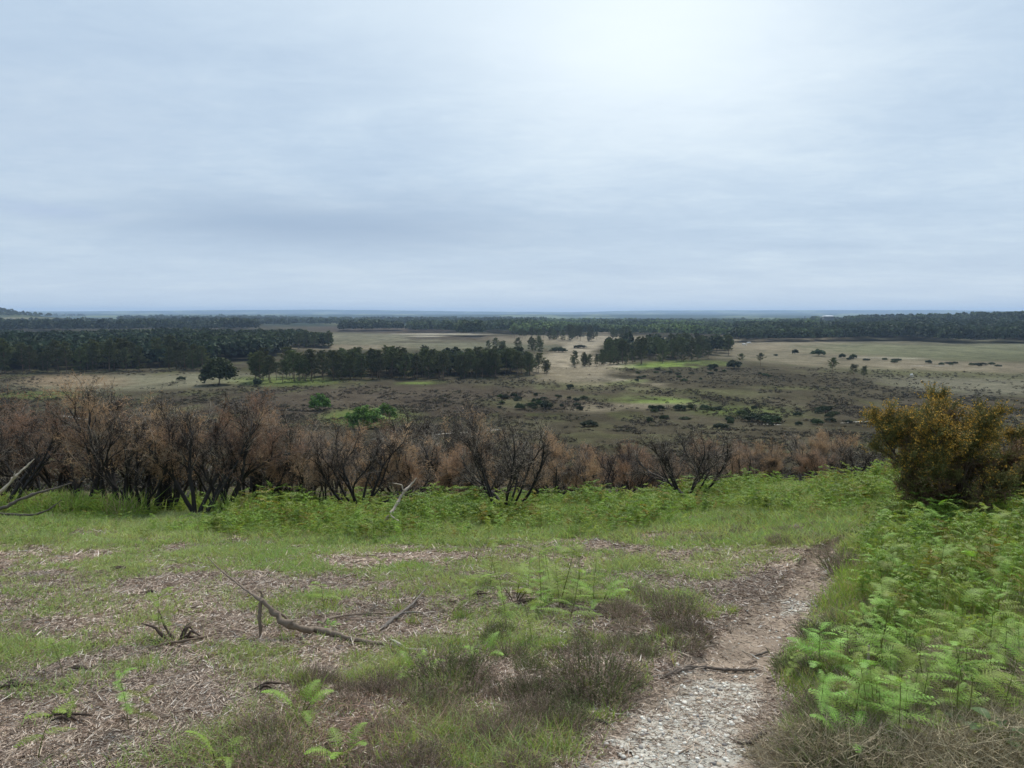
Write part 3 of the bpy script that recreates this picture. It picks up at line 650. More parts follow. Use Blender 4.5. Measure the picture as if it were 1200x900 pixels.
# white ponies grazing far off
def pony(px, py, s, rz, label):
    x, y, z = P(px, py); b = B()
    def ell(c_, r_, C=(.72, .70, .66)):
        th = np.linspace(0, math.pi, 7); ph = np.linspace(0, 2 * math.pi, 9)[:-1]
        V = np.array([(math.sin(t) * math.cos(p) * r_[0] + c_[0], math.sin(t) * math.sin(p) * r_[1] + c_[1], math.cos(t) * r_[2] + c_[2]) for t in th for p in ph])
        Q = [[i * 8 + j, i * 8 + (j + 1) % 8, (i + 1) * 8 + (j + 1) % 8, (i + 1) * 8 + j] for i in range(6) for j in range(8)]
        b.add(V, None, Q, C)
    tube(b, [(-.75, 0, .98), (-.55, 0, 1.02), (-.2, 0, .96), (.2, 0, .95), (.5, 0, 1.0), (.7, 0, 1.02), (.95, 0, .82), (1.15, 0, .48), (1.25, 0, .25), (1.3, 0, .1)], [.12, .27, .30, .29, .27, .22, .15, .11, .11, .06], 8, (.72, .70, .66))
    for lx, ly, bk in ((.48, .14, 0), (.5, -.14, 0), (-.58, .15, 1), (-.56, -.15, 1)):
        tube(b, [(lx, ly, .95), (lx + (.06 if bk else 0), ly, .62), (lx - (.07 if bk else 0), ly, .42), (lx - .03, ly, .2), (lx, ly, .0)], [.13, .09, .055, .045, .055], 6, (.6, .58, .54))
    tube(b, [(-.78, 0, 1.0), (-.92, 0, .8), (-.92, 0, .4)], [.05, .07, .03], 5, (.6, .58, .54))
    for e in (-.05, .05): tube(b, [(1.12, e, .55), (1.08, e * 1.6, .68)], [.035, .01], 4, (.6, .58, .54))
    o = b.build('pony', M_white); o.location = (x, y, z); o.rotation_euler = (0, 0, rz); o.scale = (s, s, s); tag(o, label, 'pony')
pony(1068, 442, 1.25, .6, 'white pony grazing on the open heath apart from the others')
pony(871.5, 405.5, 2.0, 0.1, 'white pony grazing in front of the far dark wood')
pony(877.8, 403.6, 2.0, 2.8, 'white pony close to the wood edge with head turned away')

# ------------------------------------------------------------------ scorched and living gorse
RUST, GREY, CHAR = np.array((.37, .24, .15)), np.array((.38, .32, .26)), np.array((.020, .017, .015))
def shoots(b, P0, D, n_each, L, need, col, rnd, wsh=.004, nl=.03, nw=.005, colvar=.5, up=.25):
    """short spiny shoots all along the given points; each a thin ribbon with a row of spines"""
    P0 = np.repeat(P0, n_each, 0); D = np.repeat(D, n_each, 0); n = len(P0)
    P0 = P0 + rnd.normal(size=(n, 3)) * .02
    d = nrm(D * .6 + rnd.normal(size=(n, 3)) * .75 + np.array([0, 0, up])); Ls = L * (.5 + rnd.random(n))
    c = np.asarray(col) if np.ndim(col) == 2 else np.tile(col, (n, 1))
    if len(c) != n: c = np.repeat(c, n_each, 0)
    c = c * (1 - colvar / 2 + colvar * rnd.random((n, 1)))
    G = rnd.normal(size=(n, 3)) * .03 * (Ls[:, None] / .12)
    b.add(*blades(P0, d, Ls, np.full(n, wsh), G, c * .8))
    k = rnd.random((n * need, 1)); Pn = np.repeat(P0, need, 0) + np.repeat(d * Ls[:, None], need, 0) * k + np.repeat(G, need, 0) * k * k
    dn = nrm(np.repeat(d, need, 0) * .5 + rnd.normal(size=(n * need, 3)) * .8)
    S = nrm(np.cross(dn, rnd.normal(size=(n * need, 3)))) * nw / 2; ln = nl * (.5 + rnd.random((n * need, 1)))
    V = np.stack([Pn - S, Pn + S, Pn + dn * ln], 1).reshape(-1, 3)
    b.add(V, np.arange(n * need)[:, None] * 3 + np.array([[0, 1, 2]]), None, np.repeat(np.repeat(c, need, 0) * (.8 + .5 * rnd.random((n * need, 1))), 3, 0))
    return P0 + d * Ls[:, None] + G, d
def skeleton(h, spread, nst, lean, seed, r0=.035, l2=6, l3=5, fork=.35, lr=(.62, .82)):
    random.seed(seed); segs = [[], [], []]
    for k in range(nst):
        a = 2 * math.pi * k / nst + random.uniform(-.5, .5); tl = random.uniform(.25, 1) * spread / h
        d = np.array([math.cos(a) * tl + lean[0], math.sin(a) * tl + lean[1], 1.0]); L = h * random.uniform(*lr) * math.hypot(1, tl * .5)
        p, dd = wander((math.cos(a) * .07, math.sin(a) * .07, -.08), d, L, 9, .13, .04); rr = r0 * random.uniform(.7, 1.2)
        segs[0].append((p, np.linspace(rr, rr * .3, 10)))
        for m in range(l2):
            f = fork + (1 - fork) * (m + random.random()) / l2; i = min(8, int(f * 9)); q = p[i] + (p[i + 1] - p[i]) * (f * 9 - i)
            td = nrm(p[i + 1] - p[i]); e = nrm(td + nrm(np.array([random.gauss(0, 1) for _ in range(3)])) * .75 + np.array([0, 0, .2]))
            L2 = h * random.uniform(.2, .36) * (1.15 - .5 * f); p2, _ = wander(q, e, L2, 6, .16, .07)
            segs[1].append((p2, np.linspace(rr * .38, rr * .12, 7)))
            for j in range(l3):
                g = .25 + .75 * (j + random.random()) / l3; i2 = min(5, int(g * 6)); q2 = p2[i2]
                e2 = nrm(nrm(p2[i2 + 1] - p2[i2]) + nrm(np.array([random.gauss(0, 1) for _ in range(3)])) * .8 + np.array([0, 0, .15]))
                p3, _ = wander(q2, e2, h * random.uniform(.08, .17), 4, .18, .05); segs[2].append((p3, np.linspace(rr * .14, .0022, 5)))
    return segs
def burnt(seed, h=2.2, spread=.9, nst=6, lean=(0, 0), dens=1.0, blk=.25, l2=6, l3=5, r0=.035, rust=RUST):
    rnd = np.random.default_rng(seed); sg = skeleton(h, spread, nst, lean, seed, r0, l2, l3)
    root = empty('scorched_gorse'); sb = B(); tb = B()
    for p, r in sg[0]: tube(sb, p, r, 7, CHAR * random.uniform(.7, 1.6))
    for p, r in sg[1]: tube(sb, p, r, 5, CHAR * random.uniform(.8, 2.2))
    P3, D3 = [], []
    for p, r in sg[2]:
        tube(tb, p, r, 3, (GREY if random.random() < .22 else np.array((.05, .038, .03)) if random.random() < .6 else CHAR * 1.5), cap=False)
        for i in range(1, 5): P3.append(p[i]); D3.append(nrm(p[i] - p[i - 1]))
    for p, r in sg[1]:
        for i in range(3, 7): P3.append(p[i]); D3.append(nrm(p[i] - p[i - 1]))
    P3 = np.array(P3); D3 = np.array(D3)
    # scorched patches stay dark, the rest is rust brown
    pat = fbm(P3[:, 0] * 2.2 + seed, P3[:, 2] * 2.2 + P3[:, 1], 3 + seed, 2)[:, None]
    col = np.where(pat < blk + .18, CHAR * 2.6, rust * (.75 + .6 * rnd.random((len(P3), 1))))
    gap = fbm(P3[:, 0] * 3.1 + 7 * seed, P3[:, 2] * 2.6 + P3[:, 1] * 2.9, 40 + seed, 2)
    hgt = (P3[:, 2] > h * .28) & (gap > .42)
    shoots(tb, P3[hgt], D3[hgt], max(1, int(4.2 * dens)), .13, 6, col[hgt], rnd, .0045, .030, .0065)
    keep = (rnd.random(len(P3)) < .5 * dens)
    shoots(tb, P3[keep], D3[keep], 3, .16, 2, np.tile(GREY, (keep.sum(), 1)) * .8, rnd, .003, .03, .004)
    sb.build('stem', M_char, root); tb.build('twig', M_twig, root); return root
burn = [burnt(1, 2.3, 1.0, 6, (.12, 0), .8, .30), burnt(2, 2.3, .8, 7, (-.05, .05), 1.15, .18), burnt(3, 2.1, .9, 8, (0, 0), 1.2, .1, rust=np.array((.42, .275, .155))), burnt(4, 2.0, 1.1, 7, (.1, 0), .6, .55),
        burnt(5, 2.2, .7, 5, (-.15, 0), .9, .2, rust=np.array((.33, .215, .14))), burnt(6, 1.8, 1.5, 9, (0, 0), .45, .75, 7, 6, .032), burnt(7, 1.7, 1.2, 8, (0, 0), 1.2, .15), burnt(8, 2.3, 1.3, 5, (-.25, 0), .7, .4, 7, 5, .045)]
used_g = set()
def gorse(i, px, rowb, top, label, group=None, Yd=None, wsc=1.0, hs=(2.3, 2.3, 2.1, 2.0, 2.2, 1.8, 1.7, 2.3)):
    if Yd is None: x, y, z = P(px, rowb)
    else:
        y = Yd; x = (px - 600) / F * (y * math.cos(R(PITCH)) + (CAMZ - float(H(np.array([(px - 600) / F * y]), np.array([y]))[0])) * math.sin(R(PITCH))); z = float(H(np.array([x]), np.array([y]))[0])
    pr = project(np.array([x]), np.array([y]), np.array([z]))[1][0]
    hh = (pr - top) * y / F * random.uniform(1.02, 1.34) * (.93 if px < 280 else 1); s = max(.4, hh / (hs[i] * 1.06))
    src = burn[i]; o = src if i not in used_g else copy_tree(src); used_g.add(i)
    o.location = (x, y, z); o.scale = (s * wsc, s * wsc, s); o.rotation_euler = (0, 0, random.choice([0, 0.3, -.3, 2.9, 3.3]) if i in (0, 7) else random.random() * 6.28)
    tag(o, label, 'burnt shrub', group); return o
random.seed(3)
FRONT = [(7, 2, 600, 440, 'scorched gorse cut by the picture edge, black stems below'), (0, 48, 596, 428, 'tall burnt gorse with a thick black leaning trunk'), (4, 103, 601, 452, 'burnt gorse standing on a short forked black stump'),
         (1, 134, 602, 432, 'burnt gorse topped by one high rusty plume'), (3, 174, 604, 458, 'scorched gorse with bare grey twigs between two rusty ones'), (2, 196, 604, 462, 'rust brown gorse on three close black stems'),
         (7, 232, 604, 458, 'dark burnt gorse whose black stem bends to the left at its foot'), (1, 258, 602, 445, 'full rust brown gorse with a pointed top on a straight black stem'), (2, 290, 596, 462, 'reddish brown gorse beside the pointed one'),
         (3, 318, 597, 490, 'blackened gorse with a dense knot of charred stems'), (4, 352, 590, 495, 'small tan gorse leaning against blackened stems'), (2, 396, 596, 484, 'burnt gorse with pale brown twigs above the bracken'),
         (3, 432, 590, 502, 'low blackened gorse with many thin charred stems'), (1, 476, 582, 474, 'rusty gorse with a bushy top behind the pale dead branch'), (5, 514, 586, 470, 'thin bare burnt bush with a single high tip'),
         (3, 545, 588, 505, 'low grey brown burnt gorse beside the bare high tip'), (0, 574, 592, 492, 'dark burnt gorse rising in several long black stems'), (5, 592, 602, 494, 'charred gorse with an open vase of black branches'),
         (6, 628, 582, 512, 'low rusty gorse behind the open black vase'), (5, 660, 580, 516, 'burnt bush with fine dark twigs fanned above the bracken'), (6, 694, 582, 520, 'small brown scorched gorse half sunk in bracken'),
         (5, 724, 583, 524, 'thin dark burnt bush with one upright stem'), (6, 758, 580, 520, 'brown scorched gorse next to the wide black fan'), (5, 806, 586, 508, 'wide black fan of charred branches in the bracken'),
         (6, 842, 572, 509, 'rusty gorse just behind the wide black fan'), (6, 880, 568, 512, 'grey brown burnt gorse where the bracken rises'), (6, 945, 556, 506, 'brown scorched gorse behind the bright green slope'),
         (2, 985, 556, 503, 'last scorched gorse before the flowering bush')]
for i, px, rb, tp, lb in FRONT: gorse(i, px, rb, tp, lb, None, None, 1.0 if px != 806 else 1.25)
random.seed(12)
for px in list(range(-122, 540, 46)) + list(range(560, 1030, 44)):
    Yd = random.uniform(13.8, 18); tp = np.interp(px, [0, 250, 330, 420, 520, 620, 700, 850, 1000], [470, 472, 500, 508, 506, 522, 528, 520, 512]) + random.uniform(-10, 14)
    gorse(random.choice([1, 2, 6, 4, 5, 3, 0]), px + random.uniform(-12, 12), 0, tp, 'scorched gorse in the rank behind the front bushes', 'scorched gorse behind the front bushes', Yd, 1.15)

def live_gorse(seed, h, spread, nst, name='gorse_bush'):
    rnd = np.random.default_rng(seed); sg = skeleton(h, spread, nst, (0, 0), seed, .026, 12, 6, .06, (.5, .98))
    root = empty(name); sb = B(); tb = B(); fb_ = B()
    for p, r in sg[0] + sg[1]: tube(sb, p, r, 5, np.array((.10, .075, .055)) * random.uniform(.5, 1.4))
    P3, D3 = [], []
    for lv in (1, 2):
        for p, r in sg[lv]:
            if lv == 2: tube(sb, p, r, 3, np.array((.08, .065, .045)) * random.uniform(.5, 1.5), cap=False)
            for i in range(2, len(p)): P3.append(p[i]); D3.append(nrm(p[i] - p[i - 1]))
    P3 = np.array(P3); D3 = np.array(D3); cen = np.array([0, 0, h * .45])
    rel = np.linalg.norm((P3 - cen) / np.array([spread * 1.0, spread * 1.0, h * .6]), axis=1)
    hol = fbm(P3[:, 0] * 3.4 + seed, P3[:, 2] * 3.4 + P3[:, 1] * 3.1, seed, 2) > .40; P3, D3, rel = P3[hol], D3[hol], rel[hol]
    outer = np.clip((rel - .45) / .4, 0, 1) * ss(.25 * h, .6 * h, P3[:, 2] + .35 * rnd.random(len(P3)))
    gr = np.array((.150, .148, .052)); br = np.array((.24, .16, .095)); liv = rnd.random(len(P3)) < .25 + .85 * outer
    col = np.where(liv[:, None], gr * (.7 + .7 * rnd.random((len(P3), 1))), br * (.6 + .7 * rnd.random((len(P3), 1))))
    tips, dd = shoots(tb, P3, D3, 11, .105, 11, col, rnd, .007, .026, .006, .5, .35)
    # flowers crowd the upper, outer shoots
    oz = np.repeat(outer, 11) * (.35 + .65 * ss(h * .45, h * .9, tips[:, 2])); sel = rnd.random(len(tips)) < oz * 1.1 * (.25 + 1.2 * (fbm(tips[:, 0] * 6, tips[:, 2] * 6 + tips[:, 1] * 5, 9, 2) > .47))
    tp = tips[sel]; k = 6; pos = np.repeat(tp, k, 0) - np.repeat(dd[sel], k, 0) * (rnd.random((len(tp) * k, 1)) * .075) + rnd.normal(size=(len(tp) * k, 3)) * .009
    a = nrm(rnd.normal(size=pos.shape)) * .0095; t2 = nrm(np.cross(a, rnd.normal(size=pos.shape))) * .007
    fc = np.where(rnd.random((len(pos), 1)) < .6, np.array((.66, .40, .07)), np.array((.40, .25, .07))) * (.45 + .7 * rnd.random((len(pos), 1)))
    fb_.add(*quads(pos, a, t2, fc))
    sb.build('stem', M_bark, root); tb.build('foliage', M_gorse, root); fb_.build('flower', M_petal, root); return root
random.seed(21)
for px, rb, h, sp, ns, sd_, lb, sc_ in ((1100, 606, 1.55, .84, 14, 301, 'large gorse bush with orange yellow flowers beside the path', 1.0), (1204, 590, 1.3, .8, 12, 302, 'gorse bush with dull yellow flowers running out of the picture', 1.0)):
    x, y, z = P(px, rb); print('gorse at', x, y); o = live_gorse(sd_, h, sp, ns); tp = 456 if px == 1100 else 482
    s = (rb - tp) * y / F / (h * 1.05); o.location = (x, y, z); o.scale = (s, s, s); tag(o, lb, 'bush')
x, y, z = P(906, 560); o = live_gorse(303, 1.3, .8, 7); o.location = (x, 16.5, float(H(np.array([x * 1.15]), np.array([16.5]))[0])); o.location.x = x * 1.15; o.scale = (1.1,) * 3; tag(o, 'green gorse with yellow tips low among the scorched bushes', 'bush')

# ------------------------------------------------------------------ bracken
FG = np.array((.22, .325, .062))
def pinna(b, p0, d, up, L, W, col, det, curl=.15):
    """one side leaf: det=True gives paired leaflets along a midrib, else one tapered blade"""
    d = nrm(d); side = nrm(np.cross(d, up))
    if not det:
        b.add(*blades(p0[None], d[None], np.array([L]), np.array([W]), (np.array([0, 0, -curl * L]))[None], col[None], flat=up[None])); return
    n = max(5, int(L / .009)); k = np.linspace(.04, .97, n)[:, None]
    base = p0 + d * L * k + np.array([0, 0, -curl * L]) * k * k
    ln = W * .5 * (1 - k * .8) * (1 + .0 * k)
    for s in (-1, 1):
        dd = nrm(side * s + d * .45)
        Dn = np.repeat(dd[None], n, 0); ax = nrm(np.cross(Dn, up))
        wv = ax * (L / n * .30); e = base + Dn * ln
        V = np.stack([base - wv, base + wv, e + wv * .35, e - wv * .35], 1).reshape(-1, 3)
        b.add(V, None, np.arange(n)[:, None] * 4 + np.array([[0, 1, 2, 3]]), np.repeat(col * (.85 + .3 * np.random.default_rng(n).random((n, 1))), 4, 0))
    b.add(*blades(p0[None], d[None], np.array([L]), np.array([.0022]), np.array([[0, 0, -curl * L]]), (col * 1.1)[None], flat=up[None]))
def side_frond(b, p0, d, L, W, col, det, droop=.25, n=None):
    """a branch frond: midrib with opposite pinnae getting shorter to the tip"""
    d = nrm(np.array(d, float)); n = n or max(8, int(L / .019)); side = nrm(np.cross(d, (0, 0, 1))); up0 = nrm(np.cross(side, d))
    pts = []
    for i in range(n + 1):
        f = i / n; pts.append(p0 + d * L * f + np.array([0, 0, -droop * L * f * f]))
    pts = np.array(pts)
    for i in range(1, n):
        f = i / n; dd = nrm(pts[i + 1] - pts[i]); up = nrm(np.cross(side, dd)); w_ = W * .5 * min(1, .35 + 2.2 * f if f < .3 else 1.0) * (1 - .93 * max(0, (f - .12) / .88)) + .006
        for s in (-1, 1):
            e = nrm(side * s + dd * .35 + up * .05 + np.array([random.gauss(0, .05) for _ in range(3)]))
            pinna(b, pts[i], e, up, w_, L / n * (.62 if not det or w_ <= .03 else 1.15), col * random.uniform(.85, 1.15), det and w_ > .03)
    b.add(*blades(pts[0][None], nrm(pts[-1] - pts[0])[None], np.array([np.linalg.norm(pts[-1] - pts[0])]), np.array([.004]), np.zeros((1, 3)), (col * .9)[None]))
def fern(seed, h=.5, L=.30, pairs=3, det=True, low=False, yellow=0.):
    random.seed(seed); root = empty('bracken_plant'); sb = B(); fr = B(); col = FG * (1 - yellow) + np.array((.20, .21, .035)) * yellow
    lean = np.array([random.gauss(0, .08), random.gauss(0, .08)])
    zt = np.linspace(-.03, h, 7); st = np.stack([lean[0] * (zt / h) ** 2 * h, lean[1] * (zt / h) ** 2 * h, zt], 1)
    tube(sb, st, np.linspace(.0034, .0018, 7), 5, np.array((.17, .20, .055)))
    az0 = random.random() * 6.28
    for k in range(pairs):
        f = .52 + .42 * k / max(1, pairs - 1) if pairs > 1 else .8
        if low: f = .15 + .7 * k / pairs
        p = np.array([np.interp(f * h, zt, st[:, 0]), np.interp(f * h, zt, st[:, 1]), f * h]); LL = L * (1 - .22 * k) * random.uniform(.85, 1.1)
        for s in (0, math.pi):
            a = az0 + s + random.gauss(0, .22); el = random.uniform(.1, .45) + .12 * k
            side_frond(fr, p, (math.cos(a), math.sin(a), el), LL, LL * .62, col * random.uniform(.85, 1.2), det, random.uniform(.15, .4))
    a = az0 + math.pi / 2 + random.choice([0, math.pi])
    side_frond(fr, st[-1], (math.cos(a) * .8, math.sin(a) * .8, .75), L * .75, L * .42, col * 1.15, det, .5)
    # curled young tip
    t = np.linspace(0, 4.2, 9); rr = .014 * (1 - t / 7); cu = np.stack([st[-1][0] + (rr * np.cos(t) - .014) * math.cos(az0), st[-1][1] + (rr * np.cos(t) - .014) * math.sin(az0), st[-1][2] + rr * np.sin(t) + .004], 1)
    tube(fr, cu, np.linspace(.0035, .0015, 9), 4, col * 1.2)
    sb.build('stalk', M_fern, root); fr.build('frond', M_fern, root); return root
def shuttle(seed, L=.35, n=5):
    """fronds rising straight from the ground in a loose funnel"""
    random.seed(seed); root = empty('bracken_plant'); fr = B(); sb = B()
    for k in range(n):
        a = k * 6.28 / n + random.gauss(0, .3); d = (math.cos(a) * .7, math.sin(a) * .7, random.uniform(.6, 1.1)); q = nrm(np.array(d))
        tube(sb, [np.array([0, 0, -.02]), q * L * .3], [.0035, .003], 4, (.12, .14, .04))
        side_frond(fr, q * L * .22, d, L * random.uniform(.7, 1.1), L * .42, FG * random.uniform(.9, 1.3), True, .5)
    sb.build('stalk', M_fern, root); fr.build('frond', M_fern, root); return root
FH = [.52, .42, .34, .60, .30, .45, .30, .36]
ferns = [fern(401, .52, .27, 3), fern(402, .42, .30, 3), fern(403, .34, .26, 3), fern(404, .60, .30, 4), fern(405, .30, .20, 2, True, False, .45), fern(406, .45, .34, 4, True, True), fern(407, .28, .36, 4, True, True), fern(408, .34, .32, 4, True, True, .25)]
shut = [shuttle(411, .34, 5), shuttle(412, .30, 4)]
used_f = set()
def put_fern(kind, px, row, hpx, label, group=None, xy=None):
    lst = ferns if kind < 10 else shut; i = kind % 10
    if xy is None: x, y, z = P(px, row)
    else: x, y = xy; z = float(H(np.array([x]), np.array([y]))[0])
    hh = FH[i] * 1.15 if kind < 10 else .30; s = hpx * y / F / hh if hpx else random.uniform(.4, .85)
    src = lst[i]; o = src if kind not in used_f else copy_tree(src); used_f.add(kind)
    o.location = (x, y, z); o.scale = (s, s, s); o.rotation_euler = (random.gauss(0, .14), random.gauss(0, .14), random.random() * 6.28)
    tag(o, label, 'fern', group); return o
random.seed(31)
for kd, px, rw, hp, lb in ((0, 441, 712, 66, 'tall single bracken stalk behind the fallen branch'), (2, 380, 716, 40, 'small bracken stalk just behind the bend of the fallen branch'), (10, 384, 738, 20, 'tiny bright bracken tuft tucked behind the fallen branch'),
                           (4, 190, 752, 62, 'thin yellow green bracken stalk near the dark stump'), (4, 210, 722, 34, 'small pale bracken stalk beyond the dark stump'), (0, 151, 856, 82, 'thin bracken stalk with drooping side fronds on bare litter'),
                           (4, 161, 858, 52, 'short reddish bracken stalk touching the thin one'), (4, 45, 890, 72, 'yellow tipped bracken stalk near the lower corner'), (4, 90, 840, 40, 'small yellowing bracken stalk on brown litter'),
                           (11, 256, 898, 66, 'bright bracken fronds spread low at the picture edge'), (11, 352, 838, 62, 'bracken tuft with pointed fronds in brown heather'), (10, 402, 892, 62, 'single upright green frond rising from brown heather'),
                           (10, 488, 798, 48, 'two fresh bracken fronds in a V above the litter'), (11, 568, 772, 40, 'small curled bracken tuft in the dark heather'), (1, 552, 722, 46, 'pale bracken frond at the edge of the central clump'),
                           (4, 74, 792, 46, 'small leafy bracken stalk on bare litter'), (4, 72, 660, 22, 'tiny dark stalk in the grass'), (4, 488, 690, 40, 'wiry bracken stalk alone in short grass'), (4, 292, 770, 30, 'faint bracken shoot by the forked leg of the branch'),
                           (3, 1022, 858, 104, 'tall straight bracken stalk right of the pebble path'), (3, 1132, 790, 88, 'tall bracken with long arching fronds over the dead branch'), (5, 1172, 858, 110, 'large pale bracken plant with a hanging lower frond'),
                           (1, 1060, 862, 80, 'bracken with bright level fronds beside the tall straight stalk'), (11, 1100, 880, 66, 'low bright bracken fronds in dry grass tangle'), (1, 958, 850, 76, 'bracken leaning over the pebble path'),
                           (0, 1002, 770, 46, 'small bracken stalk beside the path edge'), (2, 930, 800, 40, 'low bracken where the heather meets the path')):
    put_fern(kd, px, rw, hp, lb)
for k in range(16):
    px = random.gauss(655, 42); rw = random.gauss(712, 20); rw = min(max(rw, 662), 752)
    put_fern(random.choice([1, 7, 5, 5, 11]), px, rw, random.uniform(52, 82) * (1 if rw > 690 else .7), 'bright bracken in the clump amid dark heather', 'bracken of the middle clump')
n_s = 0
while n_s < 205:
    py = random.uniform(600, 890); lo = np.interp(py, [590, 640, 680, 720, 790, 900], [1050, 1010, 1020, 1010, 955, 950]); px = random.uniform(lo, 1240)
    if random.random() > np.interp(py, [596, 690, 740, 800, 885], [.9, .9, .6, .42, .3]): continue
    put_fern(random.choice([6, 7, 6, 7, 5, 10, 11, 2]), px, py, 0, 'leafy bracken in the dense green bank beside the path', 'bracken of the bank beside the path'); n_s += 1
# the far belt reads as one mass
def lowfern(seed):
    r2 = np.random.default_rng(seed); b = B(); h = r2.uniform(.32, .6); az0 = r2.random() * 6.28
    b.add(*blades(np.zeros((1, 3)), np.array([[0, 0, 1.]]), np.array([h]), np.array([.008]), np.zeros((1, 3)), FG[None] * .9))
    for k in range(3):
        z0 = h * (.4 + .25 * k); L = .32 * (1 - .2 * k) * r2.uniform(.75, 1.15)
        for s in (0, math.pi):
            a = az0 + s + r2.normal() * .3; d = nrm(np.array([math.cos(a), math.sin(a), r2.uniform(.2, 1.1)])); sd_ = nrm(np.array([-math.sin(a), math.cos(a), r2.normal() * .35])); m = 12
            f = np.linspace(.1, .95, m)[:, None]; pp = np.array([0, 0, z0]) + d * L * f + np.array([0, 0, -.3 * L]) * f * f
            for q in (-1, 1):
                b.add(*blades(pp, np.repeat((sd_ * q + d * .3)[None], m, 0), (L * .33 * (1.05 - f[:, 0])), np.full(m, .017), np.tile([0, 0, -.02], (m, 1)) + r2.normal(size=(m, 3)) * .012, FG * r2.uniform(.7, 1.2) * (.75 + .5 * r2.random((m, 1))), flat=np.tile([0, 0, 1.], (m, 1)) + r2.normal(size=(m, 3)) * .45))
    return b.data()
LF = [lowfern(500 + k) for k in range(7)]
def scatter(b, protos, x, y, z, s, rz, tint):
    """copies of small prototypes gathered into one mesh"""
    x, y, z, s, rz = map(np.asarray, (x, y, z, s, rz)); w_ = rng.integers(len(protos), size=len(x))
    for k, (V, T, Q, C) in enumerate(protos):
        i = np.nonzero(w_ == k)[0]
        if not len(i): continue
        c_, s_ = np.cos(rz[i])[:, None], np.sin(rz[i])[:, None]; sc_ = s[i][:, None]
        W = np.stack([(V[:, 0] * c_ - V[:, 1] * s_) * sc_ + x[i][:, None], (V[:, 0] * s_ + V[:, 1] * c_) * sc_ + y[i][:, None], V[:, 2] * sc_ + z[i][:, None]], -1)
        off = (np.arange(len(i)) * len(V))[:, None, None]
        CC = (C[None] * tint[i][:, None]).reshape(-1, 3)
        b.add(W.reshape(-1, 3), (T[None] + off).reshape(-1, 3) if len(T) else None, (Q[None] + off).reshape(-1, 4) if len(Q) else None, CC)
def sample(n, py0, py1, px0=-320, px1=1580):
    """points spread evenly over the ground of that part of the slope, past both sides of the picture"""
    n = int(n * 1.44)
    c = hit([px0, px1, px0, px1, 600], [py1, py1, py0, py0, py0], H); ya, yb = max(1.5, c[1][:2].min() - .1), min(c[1][2:].max(), 14.5); xa, xb = max(c[0].min(), -14), min(c[0].max(), 15)
    x = rng.uniform(xa, xb, n * 3); y = rng.uniform(ya, yb, n * 3); z = H(x, y); px, py = project(x, y, z)
    k = (px > px0) & (px < px1) & (py > py0) & (py < py1); return x[k][:n], y[k][:n], z[k][:n], px[k][:n], py[k][:n]
x = rng.uniform(-11, 13, 30000); y = rng.uniform(8.2, 15.5, 30000); z = H(x, y); px, py = project(x, y, z)
top = np.interp(px, [0, 250, 300, 500, 700, 850, 950, 1030], [600, 606, 608, 605, 600, 594, 578, 566]); bot = np.interp(px, [0, 240, 260, 340, 560, 700, 800, 900, 1030], [598, 602, 613, 618, 612, 606, 600, 588, 580])
dn = fbm(x * .8, y * .8, 101, 4)
k = (py < bot + 60) & (py > top - 22) & (px < 1240) & (px > -40)
pr_ = np.where(px < 250, .38, .5) * ss(.36, .58, dn + .06) * np.clip(1 - (py - bot - 40 * (dn - .5)) / 30, .035, 1) * np.where(px > 560, 1.0, 1) * np.where(px > 1010, .9, 1); k &= rng.random(len(x)) < pr_
x, y, z = x[k], y[k], z[k]; n = len(x); print('belt ferns', n)
sz_f = rng.uniform(.22, .8, n) * np.interp(px[k], [0, 250, 400, 1030], [.7, .85, .9, .75]) * (.35 + 1.1 * vn(x * 1.3, y * 1.3, 103))
xb = rng.uniform(1.5, 13, 9800); yb = rng.uniform(1.0, 11.5, 9800); pxb, pyb = project(xb, yb, H(xb, yb)); kb = (pxb > np.interp(pyb, [590, 640, 680, 720, 790], [1050, 1005, 1015, 1005, 960])) & (pyb > 588) & (rng.random(9800) < np.where(pxb < 1225, np.interp(pyb, [600, 700, 800, 820], [.9, .5, .14, 0]), .55)); xb, yb = xb[kb], yb[kb]; print('bank ferns', len(xb))
x = np.concatenate([x, xb]); y = np.concatenate([y, yb]); z = H(x, y); sz_f = np.concatenate([sz_f, rng.uniform(.22, .6, len(xb))]); n = len(x)
tnt = np.where(rng.random((n, 1)) < .08, np.array([[1.2, .75, .7]]), np.where(rng.random((n, 1)) < .35, np.array([[1.12, 1.03, .9]]), np.array([[.85, .98, .9]]))) * (.7 + .5 * rng.random((n, 1)))
b = B(); scatter(b, LF, x, y, z, sz_f, rng.random(n) * 6.28, tnt)
tag(b.build('bracken', M_fern), 'belt of fresh bracken along the foot of the scorched gorse', 'bracken', None, 'stuff')

